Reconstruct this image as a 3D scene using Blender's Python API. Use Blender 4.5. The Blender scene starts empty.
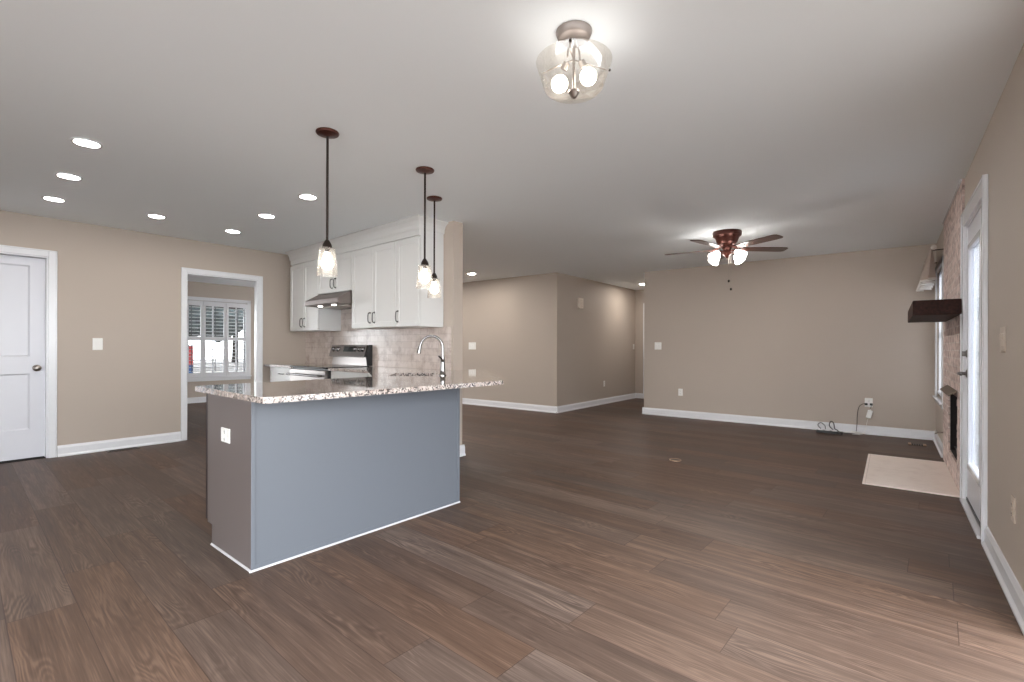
import bpy, bmesh, math, random
from math import pi, sin, cos, radians
from mathutils import Vector, Matrix

sc = bpy.context.scene
C = sc.collection
random.seed(7)

# ------------------------------------------------------------------ camera, world, exposure
THETA = 0.6622
ROLL = -0.0029
cam_d = bpy.data.cameras.new('camera')
cam = bpy.data.objects.new('camera', cam_d); C.objects.link(cam)
cam_d.sensor_width = 36.0
cam_d.lens = 485.4756 / 1024 * 36.0
cam_d.shift_y = 6.416 / 1024
cam_d.clip_start = 0.05; cam_d.clip_end = 200
cam.matrix_world = (Matrix.Translation((0, 0, 1.1367)) @ Matrix.Rotation(THETA, 4, 'Z')
                    @ Matrix.Rotation(pi / 2, 4, 'X') @ Matrix.Rotation(-ROLL, 4, 'Z'))
sc.camera = cam

world = bpy.data.worlds.new('daylight'); sc.world = world
world.use_nodes = True
bg = world.node_tree.nodes['Background']
bg.inputs[0].default_value = (0.92, 0.965, 1.0, 1); bg.inputs[1].default_value = 3.4

sc.view_settings.view_transform = 'Standard'
sc.view_settings.look = 'None'
sc.view_settings.gamma = 1.0
sc.view_settings.exposure = 1.5
sc.view_settings.use_curve_mapping = False
sc.cycles.use_denoising = True
sc.cycles.max_bounces = 10
sc.cycles.diffuse_bounces = 6
sc.cycles.transparent_max_bounces = 16
sc.cycles.sample_clamp_indirect = 6.0
sc.cycles.caustics_reflective = False
sc.cycles.caustics_refractive = False

LAMP = (1.0, 0.945, 0.88)
E_RECESS, E_RECESS_BACK, E_PENDANT, E_FLUSH, E_FAN = 30.0, 110.0, 11.0, 7.0, 300.0

# ------------------------------------------------------------------ helpers
def S(r, g, b):
    f = lambda v: (v / 255 / 12.92) if v / 255 <= 0.04045 else ((v / 255 + 0.055) / 1.055) ** 2.4
    return (f(r), f(g), f(b), 1.0)

class MB:
    """collects shapes of one mesh"""
    def __init__(s): s.v = []; s.f = []; s.sm = []
    def add(s, verts, faces, smooth=False, M=None):
        o = len(s.v)
        for p in verts: s.v.append(tuple(M @ Vector(p)) if M is not None else tuple(p))
        for f in faces: s.f.append(tuple(i + o for i in f)); s.sm.append(smooth)
        return s
    def box(s, x0, x1, y0, y1, z0, z1, b=0.0, M=None):
        if b <= 0:
            v = [(x, y, z) for z in (z0, z1) for y in (y0, y1) for x in (x0, x1)]
            f = [(0, 2, 3, 1), (4, 5, 7, 6), (0, 1, 5, 4), (2, 6, 7, 3), (0, 4, 6, 2), (1, 3, 7, 5)]
            return s.add(v, f, False, M)
        bm = bmesh.new()
        bmesh.ops.create_cube(bm, size=1.0)
        for q in bm.verts:
            q.co = Vector(((x0 + x1) / 2 + q.co.x * (x1 - x0), (y0 + y1) / 2 + q.co.y * (y1 - y0), (z0 + z1) / 2 + q.co.z * (z1 - z0)))
        bmesh.ops.bevel(bm, geom=list(bm.edges), offset=min(b, abs(x1-x0)*.45, abs(y1-y0)*.45, abs(z1-z0)*.45), segments=2, profile=0.5, affect='EDGES')
        bm.verts.index_update()
        s.add([q.co[:] for q in bm.verts], [[q.index for q in f.verts] for f in bm.faces], False, M); bm.free()
        return s
    def prism(s, poly, z0, z1, M=None, smooth=False):
        n = len(poly)
        v = [(p[0], p[1], z0) for p in poly] + [(p[0], p[1], z1) for p in poly]
        f = [tuple(range(n - 1, -1, -1)), tuple(range(n, 2 * n))]
        f += [(i, (i + 1) % n, n + (i + 1) % n, n + i) for i in range(n)]
        return s.add(v, f, smooth, M)
    def extrude(s, prof, p0, p1, nrm, up=(0, 0, 1)):
        """profile [(out, height)] swept straight from p0 to p1; out runs along nrm"""
        p0, p1, nrm, up = Vector(p0), Vector(p1), Vector(nrm), Vector(up); n = len(prof)
        v = [p0 + nrm * a + up * b for a, b in prof] + [p1 + nrm * a + up * b for a, b in prof]
        f = [tuple(range(n)), tuple(range(2 * n - 1, n - 1, -1))]
        f += [(i, n + i, n + (i + 1) % n, (i + 1) % n) for i in range(n)]
        return s.add([q[:] for q in v], f)
    def lathe(s, prof, n=24, M=None, smooth=True, closed=False):
        """profile [(r, z)] turned about z"""
        v = []; f = []; m = len(prof)
        for r, z in prof:
            for k in range(n):
                a = 2 * pi * k / n; v.append((r * cos(a), r * sin(a), z))
        for i in range(m - 1 if not closed else m):
            j = (i + 1) % m
            for k in range(n):
                k2 = (k + 1) % n
                f.append((i * n + k, i * n + k2, j * n + k2, j * n + k))
        if not closed:
            if prof[0][0] > 1e-6: f.append(tuple(range(n - 1, -1, -1)))
            if prof[-1][0] > 1e-6: f.append(tuple((m - 1) * n + k for k in range(n)))
        return s.add(v, f, smooth, M)
    def cyl(s, p0, p1, r, n=12, r1=None):
        p0, p1 = Vector(p0), Vector(p1); d = p1 - p0
        q = d.to_track_quat('Z', 'Y').to_matrix().to_4x4()
        return s.lathe([(r, 0), (r if r1 is None else r1, d.length)], n, Matrix.Translation(p0) @ q)
    def tube(s, pts, r, n=8):
        P = [Vector(p) for p in pts]; m = len(P); v = []; f = []
        t0 = (P[1] - P[0]).normalized()
        nv = t0.orthogonal().normalized()
        for i in range(m):
            t = (P[min(i + 1, m - 1)] - P[max(i - 1, 0)]).normalized()
            nv = (nv - t * nv.dot(t)).normalized(); b = t.cross(nv)
            rr = r[i] if isinstance(r, (list, tuple)) else r
            for k in range(n):
                a = 2 * pi * k / n; v.append((P[i] + nv * cos(a) * rr + b * sin(a) * rr)[:])
        for i in range(m - 1):
            for k in range(n):
                f.append((i * n + k, i * n + (k + 1) % n, (i + 1) * n + (k + 1) % n, (i + 1) * n + k))
        f.append(tuple(range(n - 1, -1, -1))); f.append(tuple((m - 1) * n + k for k in range(n)))
        return s.add(v, f, True)
    def sphere(s, c, r, n=16, sz=1.0):
        prof = [(max(1e-7, r * sin(pi * i / (n // 2))), -r * sz * cos(pi * i / (n // 2))) for i in range(n // 2 + 1)]
        prof[0] = (1e-7, prof[0][1]); prof[-1] = (1e-7, prof[-1][1])
        return s.lathe(prof, n, Matrix.Translation(c))

def spline(pts, k=6):
    P = [Vector(p) for p in pts]; out = []
    for i in range(len(P) - 1):
        a, b, c, d = P[max(i - 1, 0)], P[i], P[i + 1], P[min(i + 2, len(P) - 1)]
        for j in range(k):
            t = j / k
            out.append(0.5 * ((2 * b) + (c - a) * t + (2 * a - 5 * b + 4 * c - d) * t * t + (3 * b - 3 * c + d - a) * t ** 3))
    out.append(P[-1]); return [tuple(q) for q in out]

def link(name, mb, mat, parent=None, loc=None, rz=0.0, label=None):
    me = bpy.data.meshes.new(name)
    me.from_pydata(mb.v, [], mb.f)
    me.polygons.foreach_set('use_smooth', mb.sm)
    bm = bmesh.new(); bm.from_mesh(me); bmesh.ops.recalc_face_normals(bm, faces=bm.faces); bm.to_mesh(me); bm.free()
    if any(mb.sm): me.set_sharp_from_angle(angle=radians(40))
    me.materials.append(mat)
    o = bpy.data.objects.new(name, me); C.objects.link(o)
    if parent is not None: o.parent = parent
    if loc is not None: o.location = loc
    o.rotation_euler = (0, 0, rz)
    if label: o['label'] = label
    return o

def tag(o, label, cat, group=None, kind=None):
    o['label'] = label; o['category'] = cat
    if group: o['group'] = group
    if kind: o['kind'] = kind
    return o

def thing(name, label, cat, loc=(0, 0, 0), rz=0.0, group=None):
    o = bpy.data.objects.new(name, None); C.objects.link(o)
    o.empty_display_size = 0.05
    o.location = loc; o.rotation_euler = (0, 0, rz)
    return tag(o, label, cat, group)

def struct(name, mb, mat, label=None, cat=None, parent=None, loc=None, rz=0.0):
    o = link(name, mb, mat, parent, loc, rz)
    o['kind'] = 'structure'
    if label: o['label'] = label
    if cat: o['category'] = cat
    return o

def dup(rt, loc, rz, label):
    r = rt.copy(); C.objects.link(r); r.location = loc; r.rotation_euler = (0, 0, rz); r['label'] = label
    for ch in list(rt.children):
        c = ch.copy(); C.objects.link(c); c.parent = r
        for g in list(ch.children):
            d = g.copy(); C.objects.link(d); d.parent = c
    return r

# frames: kitchen wall (origin = near corner of the wall's free end) and peninsula (origin = near front corner)
class Frame:
    def __init__(s, deg, x, y): s.a = radians(deg); s.o = (x, y)
    def w(s, u, v, z=0.0): return (s.o[0] + u * cos(s.a) - v * sin(s.a), s.o[1] + u * sin(s.a) + v * cos(s.a), z)
    def M(s): return Matrix.Translation((s.o[0], s.o[1], 0)) @ Matrix.Rotation(s.a, 4, 'Z')
K = Frame(-3.2, -3.55, 3.57)
PN = Frame(-1.9, -2.545, 1.125)
XL, XR, YF, YM, XC, H = -6.74, 0.445, 7.98, 7.121, -4.5635, 2.44
T = 0.12

# ------------------------------------------------------------------ materials
def nodes(name):
    m = bpy.data.materials.new(name); m.use_nodes = True
    nt = m.node_tree; return m, nt, nt.nodes, nt.links, nt.nodes['Principled BSDF']

def plain(name, col, rough=0.5, metal=0.0, var=0.04, scale=12.0, bump=0.0, spec=0.5, bscale=None):
    m, nt, N, L, B = nodes(name)
    tc = N.new('ShaderNodeTexCoord'); nz = N.new('ShaderNodeTexNoise'); nz.inputs['Scale'].default_value = scale; nz.inputs['Detail'].default_value = 4
    L.new(tc.outputs['Object'], nz.inputs['Vector'])
    mr = N.new('ShaderNodeMapRange'); mr.inputs[3].default_value = 1 - var; mr.inputs[4].default_value = 1 + var
    L.new(nz.outputs['Fac'], mr.inputs[0])
    mx = N.new('ShaderNodeVectorMath'); mx.operation = 'SCALE'; mx.inputs[0].default_value = col[:3]
    L.new(mr.outputs[0], mx.inputs['Scale']); L.new(mx.outputs[0], B.inputs['Base Color'])
    B.inputs['Roughness'].default_value = rough; B.inputs['Metallic'].default_value = metal
    B.inputs['Specular IOR Level'].default_value = spec
    if bump > 0:
        n2 = N.new('ShaderNodeTexNoise'); n2.inputs['Scale'].default_value = bscale or scale * 8; L.new(tc.outputs['Object'], n2.inputs['Vector'])
        bp = N.new('ShaderNodeBump'); bp.inputs['Strength'].default_value = bump; bp.inputs['Distance'].default_value = 0.004
        L.new(n2.outputs['Fac'], bp.inputs['Height']); L.new(bp.outputs[0], B.inputs['Normal'])
    return m

def emit(name, col, strength):
    m, nt, N, L, B = nodes(name)
    B.inputs['Base Color'].default_value = (0.9, 0.9, 0.9, 1)
    B.inputs['Emission Color'].default_value = (*col, 1); B.inputs['Emission Strength'].default_value = strength
    return m

def thin_glass(name, tint, gloss=0.12, seed_bump=0.0, body=0.0):
    m, nt, N, L, B = nodes(name)
    out = N['Material Output']; N.remove(B)
    tr = N.new('ShaderNodeBsdfTransparent'); tr.inputs[0].default_value = tint
    gl = N.new('ShaderNodeBsdfGlossy'); gl.inputs['Roughness'].default_value = 0.06
    fr = N.new('ShaderNodeLayerWeight'); fr.inputs[0].default_value = 0.35
    mr = N.new('ShaderNodeMapRange'); mr.inputs[3].default_value = gloss * 0.4; mr.inputs[4].default_value = min(1, gloss * 5)
    L.new(fr.outputs['Facing'], mr.inputs[0])
    mx = N.new('ShaderNodeMixShader'); L.new(mr.outputs[0], mx.inputs[0]); L.new(tr.outputs[0], mx.inputs[1]); L.new(gl.outputs[0], mx.inputs[2])
    last = mx
    if body > 0:
        df = N.new('ShaderNodeBsdfTranslucent'); df.inputs[0].default_value = (0.95, 0.93, 0.9, 1)
        d2 = N.new('ShaderNodeBsdfDiffuse'); d2.inputs[0].default_value = (0.95, 0.93, 0.9, 1)
        md = N.new('ShaderNodeMixShader'); md.inputs[0].default_value = 0.5
        L.new(df.outputs[0], md.inputs[1]); L.new(d2.outputs[0], md.inputs[2])
        mb_ = N.new('ShaderNodeMixShader')
        L.new(mx.outputs[0], mb_.inputs[1]); L.new(md.outputs[0], mb_.inputs[2])
        tc = N.new('ShaderNodeTexCoord'); vo = N.new('ShaderNodeTexVoronoi'); vo.inputs['Scale'].default_value = 75
        L.new(tc.outputs['Object'], vo.inputs['Vector'])
        mv = N.new('ShaderNodeMapRange'); mv.inputs[1].default_value = 0.1; mv.inputs[2].default_value = 0.35
        mv.inputs[3].default_value = min(1, body * 2.2); mv.inputs[4].default_value = body * 0.7
        L.new(vo.outputs['Distance'], mv.inputs[0]); L.new(mv.outputs[0], mb_.inputs[0])
        last = mb_
    L.new(last.outputs[0], out.inputs['Surface'])
    return m

def math_(N, L, op, a, b=None, c=None):
    n = N.new('ShaderNodeMath'); n.operation = op
    for i, x in enumerate((a, b, c)):
        if x is None: continue
        if isinstance(x, (int, float)): n.inputs[i].default_value = x
        else: L.new(x, n.inputs[i])
    return n.outputs[0]

def floor_material():
    m, nt, N, L, B = nodes('vinyl_plank')
    ge = N.new('ShaderNodeNewGeometry'); mp = N.new('ShaderNodeMapping')
    mp.inputs['Rotation'].default_value = (0, 0, radians(3.2)); L.new(ge.outputs['Position'], mp.inputs['Vector'])
    sx = N.new('ShaderNodeSeparateXYZ'); L.new(mp.outputs[0], sx.inputs[0])
    u, v = sx.outputs[0], sx.outputs[1]
    PW, PL = 0.2175, 1.42
    r = math_(N, L, 'DIVIDE', math_(N, L, 'ADD', v, 20 * PW - 0.136), PW)
    row = math_(N, L, 'FLOOR', r); rf = math_(N, L, 'FRACT', r)
    wn = N.new('ShaderNodeTexWhiteNoise'); wn.noise_dimensions = '1D'; L.new(row, wn.inputs['W'])
    q = math_(N, L, 'ADD', math_(N, L, 'DIVIDE', u, PL), math_(N, L, 'MULTIPLY', wn.outputs['Value'], 7.3))
    col_ = math_(N, L, 'FLOOR', q); qf = math_(N, L, 'FRACT', q)
    cb = N.new('ShaderNodeCombineXYZ'); L.new(row, cb.inputs[0]); L.new(col_, cb.inputs[1])
    w2 = N.new('ShaderNodeTexWhiteNoise'); w2.noise_dimensions = '2D'; L.new(cb.outputs[0], w2.inputs['Vector'])
    pid = w2.outputs['Value']
    # grain: broad streaks and fine pores along the plank, cathedral rings in places; all shifted for each plank
    gx = math_(N, L, 'ADD', u, math_(N, L, 'MULTIPLY', pid, 37.0))
    def stretched(ku, kv, kz, detail, rough=0.5, dist=0.0):
        cbn = N.new('ShaderNodeCombineXYZ'); L.new(math_(N, L, 'MULTIPLY', gx, ku), cbn.inputs[0]); L.new(math_(N, L, 'MULTIPLY', v, kv), cbn.inputs[1]); L.new(math_(N, L, 'MULTIPLY', pid, kz), cbn.inputs[2])
        nz = N.new('ShaderNodeTexNoise'); nz.inputs['Scale'].default_value = 1.0; nz.inputs['Detail'].default_value = detail; nz.inputs['Roughness'].default_value = rough; nz.inputs['Distortion'].default_value = dist
        L.new(cbn.outputs[0], nz.inputs['Vector']); return nz
    g1 = stretched(1.3, 22.0, 11.0, 5, 0.6, 0.3)
    g2 = stretched(5.0, 190.0, 3.0, 3)
    g3 = stretched(1.3, 9.0, 5.0, 1.5)
    g4 = stretched(2.2, 5.0, 7.0, 2)
    ring = math_(N, L, 'SINE', math_(N, L, 'MULTIPLY', g3.outputs['Fac'], 130.0))
    mask = N.new('ShaderNodeMapRange'); mask.inputs[1].default_value = 0.50; mask.inputs[2].default_value = 0.68; L.new(g4.outputs['Fac'], mask.inputs[0])
    ringm = math_(N, L, 'MULTIPLY', math_(N, L, 'MULTIPLY', ring, mask.outputs[0]), 0.13)
    ramp = N.new('ShaderNodeValToRGB'); e = ramp.color_ramp.elements
    e[0].position = 0.0; e[0].color = S(52, 38, 32); e[1].position = 1.0; e[1].color = S(140, 114, 97)
    k = ramp.color_ramp.elements.new(0.5); k.color = S(94, 74, 62)
    t = math_(N, L, 'ADD', math_(N, L, 'MULTIPLY', pid, 0.17), math_(N, L, 'MULTIPLY', math_(N, L, 'SUBTRACT', g1.outputs['Fac'], 0.5), 0.85))
    t = math_(N, L, 'ADD', t, math_(N, L, 'MULTIPLY', math_(N, L, 'SUBTRACT', g2.outputs['Fac'], 0.5), 0.55))
    t = math_(N, L, 'ADD', math_(N, L, 'ADD', t, 0.40), ringm)
    L.new(t, ramp.inputs[0])
    hs = N.new('ShaderNodeHueSaturation'); L.new(ramp.outputs[0], hs.inputs['Color'])
    w3 = N.new('ShaderNodeTexWhiteNoise'); w3.noise_dimensions = '2D'
    off = N.new('ShaderNodeVectorMath'); off.operation = 'ADD'; off.inputs[1].default_value = (31.7, 12.2, 0); L.new(cb.outputs[0], off.inputs[0]); L.new(off.outputs[0], w3.inputs['Vector'])
    L.new(math_(N, L, 'MULTIPLY_ADD', w3.outputs['Value'], 0.28, 0.74), hs.inputs['Saturation'])
    # seams
    ev = math_(N, L, 'MINIMUM', rf, math_(N, L, 'SUBTRACT', 1.0, rf)); eu = math_(N, L, 'MINIMUM', qf, math_(N, L, 'SUBTRACT', 1.0, qf))
    seam = math_(N, L, 'MAXIMUM', math_(N, L, 'LESS_THAN', ev, 0.0075), math_(N, L, 'LESS_THAN', eu, 0.0011))
    mx = N.new('ShaderNodeMix'); mx.data_type = 'RGBA'; mx.inputs[7].default_value = S(62, 47, 42)
    L.new(math_(N, L, 'MULTIPLY', seam, 0.75), mx.inputs[0]); L.new(hs.outputs[0], mx.inputs[6]); L.new(mx.outputs[2], B.inputs['Base Color'])
    L.new(math_(N, L, 'MULTIPLY_ADD', g1.outputs['Fac'], 0.16, 0.40), B.inputs['Roughness'])
    B.inputs['Specular IOR Level'].default_value = 0.19
    bp = N.new('ShaderNodeBump'); bp.inputs['Strength'].default_value = 0.12; bp.inputs['Distance'].default_value = 0.002
    L.new(math_(N, L, 'SUBTRACT', g2.outputs['Fac'], math_(N, L, 'MULTIPLY', seam, 2.0)), bp.inputs['Height']); L.new(bp.outputs[0], B.inputs['Normal'])
    return m

def granite_material():
    m, nt, N, L, B = nodes('speckled_granite')
    tc = N.new('ShaderNodeTexCoord'); co = tc.outputs['Object']
    base = N.new('ShaderNodeTexNoise'); base.inputs['Scale'].default_value = 26; base.inputs['Detail'].default_value = 5; L.new(co, base.inputs['Vector'])
    r1 = N.new('ShaderNodeValToRGB'); e = r1.color_ramp.elements
    e[0].position = 0.32; e[0].color = S(176, 159, 150); e[1].position = 0.66; e[1].color = S(212, 201, 194)
    L.new(base.outputs['Fac'], r1.inputs[0])
    vo = N.new('ShaderNodeTexVoronoi'); vo.inputs['Scale'].default_value = 125; L.new(co, vo.inputs['Vector'])
    sp = N.new('ShaderNodeSeparateColor'); L.new(vo.outputs['Color'], sp.inputs[0])
    n2 = N.new('ShaderNodeTexNoise'); n2.inputs['Scale'].default_value = 14; n2.inputs['Detail'].default_value = 2; L.new(co, n2.inputs['Vector'])
    dark = math_(N, L, 'LESS_THAN', sp.outputs[0], math_(N, L, 'MULTIPLY_ADD', n2.outputs['Fac'], 0.8, -0.11))
    grey = math_(N, L, 'GREATER_THAN', sp.outputs[1], 0.72)
    m1 = N.new('ShaderNodeMix'); m1.data_type = 'RGBA'; m1.inputs[7].default_value = S(132, 124, 120); L.new(math_(N, L, 'MULTIPLY', grey, 0.8), m1.inputs[0]); L.new(r1.outputs[0], m1.inputs[6])
    m2 = N.new('ShaderNodeMix'); m2.data_type = 'RGBA'; m2.inputs[7].default_value = S(48, 44, 46); L.new(math_(N, L, 'MULTIPLY', dark, 0.85), m2.inputs[0]); L.new(m1.outputs[2], m2.inputs[6])
    L.new(m2.outputs[2], B.inputs['Base Color'])
    B.inputs['Roughness'].default_value = 0.06; B.inputs['Specular IOR Level'].default_value = 0.9; B.inputs['Coat Weight'].default_value = 0.7; B.inputs['Coat Roughness'].default_value = 0.03
    return m

def brick_material(name, c1, c2, mortar, bw, bh, msize, rough, stain=None, spots=0.0, offset=0.5, rot=None, sc_=1.0, bump=0.5):
    m, nt, N, L, B = nodes(name)
    tc = N.new('ShaderNodeTexCoord'); mp = N.new('ShaderNodeMapping')
    if rot: mp.inputs['Rotation'].default_value = rot
    L.new(tc.outputs['Object'], mp.inputs['Vector'])
    br = N.new('ShaderNodeTexBrick'); br.offset = offset
    br.inputs['Color1'].default_value = c1; br.inputs['Color2'].default_value = c2; br.inputs['Mortar'].default_value = mortar
    br.inputs['Scale'].default_value = 1.0; br.inputs['Brick Width'].default_value = bw; br.inputs['Row Height'].default_value = bh
    br.inputs['Mortar Size'].default_value = msize; br.inputs['Mortar Smooth'].default_value = 0.2
    L.new(mp.outputs[0], br.inputs['Vector'])
    nz = N.new('ShaderNodeTexNoise'); nz.inputs['Scale'].default_value = 9 * sc_; nz.inputs['Detail'].default_value = 6; nz.inputs['Roughness'].default_value = 0.65
    L.new(tc.outputs['Object'], nz.inputs['Vector'])
    col = br.outputs['Color']
    if stain:
        mx = N.new('ShaderNodeMix'); mx.data_type = 'RGBA'; mx.inputs[7].default_value = stain
        r = N.new('ShaderNodeMapRange'); r.inputs[1].default_value = 0.47; r.inputs[2].default_value = 0.70; r.inputs[4].default_value = spots
        L.new(nz.outputs['Fac'], r.inputs[0]); L.new(r.outputs[0], mx.inputs[0]); L.new(col, mx.inputs[6]); col = mx.outputs[2]
    L.new(col, B.inputs['Base Color']); B.inputs['Roughness'].default_value = rough
    bp = N.new('ShaderNodeBump'); bp.inputs['Strength'].default_value = bump; bp.inputs['Distance'].default_value = 0.006
    L.new(math_(N, L, 'SUBTRACT', math_(N, L, 'MULTIPLY', nz.outputs['Fac'], 0.6), br.outputs['Fac']), bp.inputs['Height']); L.new(bp.outputs[0], B.inputs['Normal'])
    return m

def wood_material(name, c1, c2, rough=0.35, scale=(1, 14, 14), axis_y=True):
    m, nt, N, L, B = nodes(name)
    tc = N.new('ShaderNodeTexCoord'); mp = N.new('ShaderNodeMapping')
    mp.inputs['Scale'].default_value = scale; L.new(tc.outputs['Object'], mp.inputs['Vector'])
    nz = N.new('ShaderNodeTexNoise'); nz.inputs['Scale'].default_value = 3; nz.inputs['Detail'].default_value = 5; nz.inputs['Distortion'].default_value = 0.8
    L.new(mp.outputs[0], nz.inputs['Vector'])
    r = N.new('ShaderNodeValToRGB'); r.color_ramp.elements[0].position = 0.3; r.color_ramp.elements[0].color = c1; r.color_ramp.elements[1].position = 0.72; r.color_ramp.elements[1].color = c2
    L.new(nz.outputs['Fac'], r.inputs[0]); L.new(r.outputs[0], B.inputs['Base Color']); B.inputs['Roughness'].default_value = rough
    return m

def foliage_material():
    m, nt, N, L, B = nodes('dark_foliage')
    tc = N.new('ShaderNodeTexCoord'); nz = N.new('ShaderNodeTexNoise'); nz.inputs['Scale'].default_value = 4; nz.inputs['Detail'].default_value = 8
    L.new(tc.outputs['Object'], nz.inputs['Vector'])
    r = N.new('ShaderNodeValToRGB'); r.color_ramp.elements[0].position = 0.35; r.color_ramp.elements[0].color = S(10, 15, 16); r.color_ramp.elements[1].position = 0.7; r.color_ramp.elements[1].color = S(46, 58, 58)
    L.new(nz.outputs['Fac'], r.inputs[0]); L.new(r.outputs[0], B.inputs['Base Color']); B.inputs['Roughness'].default_value = 0.9
    return m

m_wall = plain('beige_paint', S(182, 169, 157), 0.62, var=0.02, scale=2.0, bump=0.03, bscale=240)
m_ceil = plain('ceiling_paint', S(240, 245, 248), 0.85, var=0.012, scale=1.2, bump=0.03, bscale=180)
m_trim = plain('white_gloss_trim', S(228, 228, 231), 0.22, var=0.01)
m_shoe = plain('pale_shoe_paint', S(196, 194, 198), 0.4)
m_door = plain('white_door_paint', S(216, 216, 222), 0.32, var=0.01)
m_cab = plain('white_cabinet_paint', S(216, 215, 213), 0.35, var=0.01)
m_floor = floor_material()
m_granite = granite_material()
m_blue = plain('blue_grey_panel_paint', S(97, 101, 108), 0.42, var=0.015, scale=3)
m_greige = plain('warm_grey_panel', S(102, 93, 91), 0.38, var=0.02, scale=3)  # end panel and carcass, warmer in tone than the back panel
m_darkgrey = plain('shaded_door_grey', S(44, 37, 37), 0.4)  # shade on the kitchen-side door edges is put into this colour
m_steel = plain('brushed_steel', S(156, 150, 147), 0.30, 1.0, var=0.06, scale=30)
m_hoodsteel = plain('dull_steel', S(128, 118, 114), 0.42, 0.9, var=0.06, scale=30)
m_chrome = plain('polished_chrome', S(138, 135, 134), 0.16, 1.0, var=0.02)
m_nickel = plain('satin_nickel', S(160, 152, 146), 0.3, 1.0)
m_hardware = plain('aged_nickel', S(104, 98, 94), 0.35, 0.9)
m_pan = plain('grey_metal_canopy', S(150, 140, 134), 0.45, 0.4)
m_black = plain('black_plastic', S(18, 17, 18), 0.35)
m_blackglass = plain('black_glass', S(12, 12, 13), 0.05, var=0.01)
m_bronze = plain('oil_rubbed_bronze', S(80, 43, 35), 0.36, 0.6, var=0.15, scale=20)
m_darkbronze = plain('dark_bronze', S(48, 38, 34), 0.4, 0.7, var=0.1)
m_handle = plain('dark_pewter_pull', S(70, 66, 66), 0.3, 0.9)
m_plate = plain('white_plastic_plate', S(236, 234, 230), 0.35)
m_ivory = plain('ivory_plate', S(190, 175, 160), 0.4)
m_beigebox = plain('beige_plastic', S(226, 214, 200), 0.5)
m_back = brick_material('marble_subway_tile', S(216, 204, 197), S(202, 188, 179), S(194, 181, 172), 0.15, 0.075, 0.0032, 0.22, S(150, 130, 119), 0.65, rot=(pi / 2, 0, 0), bump=0.25, sc_=0.8)
m_brick = brick_material('pink_brick', S(222, 202, 194), S(200, 178, 170), S(220, 206, 199), 0.205, 0.066, 0.006, 0.85, S(104, 84, 80), 0.85, rot=(0, pi / 2, pi / 2), sc_=2.0, bump=0.8)
m_hearth = brick_material('hearth_tile', S(244, 231, 222), S(239, 225, 215), S(216, 200, 190), 0.61, 0.61, 0.003, 0.5, S(222, 206, 196), 0.5, offset=0.0, bump=0.1)
m_soot = plain('sooty_firebrick', S(30, 24, 22), 0.9, var=0.3, scale=14, bump=0.4)
m_iron = plain('black_iron', S(28, 26, 25), 0.55, 0.6, bump=0.1)
m_hoodfp = plain('aged_brass_hood', S(108, 94, 80), 0.45, 0.7)
m_mantel = wood_material('dark_mahogany', S(31, 16, 12), S(60, 32, 24), 0.6, (14, 1.5, 14))
m_mantel.node_tree.nodes['Principled BSDF'].inputs['Specular IOR Level'].default_value = 0.15
m_blade = wood_material('dark_walnut_blade', S(40, 20, 16), S(84, 48, 38), 0.28, (1.5, 14, 14))
m_fabric = plain('grey_beige_fabric', S(162, 146, 136), 0.7, var=0.12, scale=40)
m_fabric_w = plain('white_fabric_trim', S(214, 208, 202), 0.7)
m_glass = thin_glass('clear_glass', (0.96, 0.97, 0.98, 1), 0.08)
m_seed = thin_glass('seeded_glass', (0.97, 0.95, 0.92, 1), 0.10, body=0.05)
m_frost = emit('lit_frosted_shade', (1.0, 0.95, 0.89), 8.5)
m_bulb_p = emit('lit_bulb_pendant', LAMP, E_PENDANT)
m_bulb_f = emit('lit_bulb_flush', LAMP, E_FLUSH)
m_bulb_n = emit('lit_bulb_fan', LAMP, E_FAN)
m_led = emit('lit_led_diffuser', (1.0, 0.95, 0.88), E_RECESS)
m_led_back = emit('lit_led_diffuser_bright', (1.0, 0.95, 0.88), E_RECESS_BACK)
m_hoodled = emit('lit_hood_lamp', LAMP, 5)
m_blind = plain('white_mini_blind', S(226, 228, 234), 0.5)
nt_ = m_blind.node_tree; tl_ = nt_.nodes.new('ShaderNodeBsdfTranslucent'); tl_.inputs[0].default_value = (0.9, 0.9, 0.92, 1)
mx_ = nt_.nodes.new('ShaderNodeMixShader'); mx_.inputs[0].default_value = 0.17
nt_.links.new(nt_.nodes['Principled BSDF'].outputs[0], mx_.inputs[1]); nt_.links.new(tl_.outputs[0], mx_.inputs[2]); nt_.links.new(mx_.outputs[0], nt_.nodes['Material Output'].inputs[0])
m_display = plain('dark_display_glass', S(26, 34, 32), 0.1)
m_concrete = plain('pale_driveway', S(104, 100, 97), 0.9, var=0.1, scale=1.0)
m_ground_back = wood_material('added_back_ground', S(112, 104, 98), S(140, 130, 122), 0.7, (1, 12, 12))
m_ground_bounce = plain('added_bounce_ground', S(118, 114, 110), 0.9, var=0.08, scale=1.5)
m_foliage = foliage_material()
m_red = plain('red_cloth', S(214, 62, 58), 0.7)
m_bluecloth = plain('blue_cloth', S(66, 108, 170), 0.7)
m_register = plain('brown_register', S(72, 56, 48), 0.4, 0.5)
m_brass = plain('brass_plate', S(176, 150, 126), 0.35, 0.6)
m_whitecord = plain('white_cord', S(226, 222, 218), 0.5)
m_rod = plain('silhouette_tilt_rod', S(56, 56, 62), 0.4)  # backlit silhouette of the rods is put into the dark colour
m_gap = plain('dark_gap', S(20, 17, 16), 0.9)
m_screw = plain('beige_register_end', S(176, 146, 120), 0.5)

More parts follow.
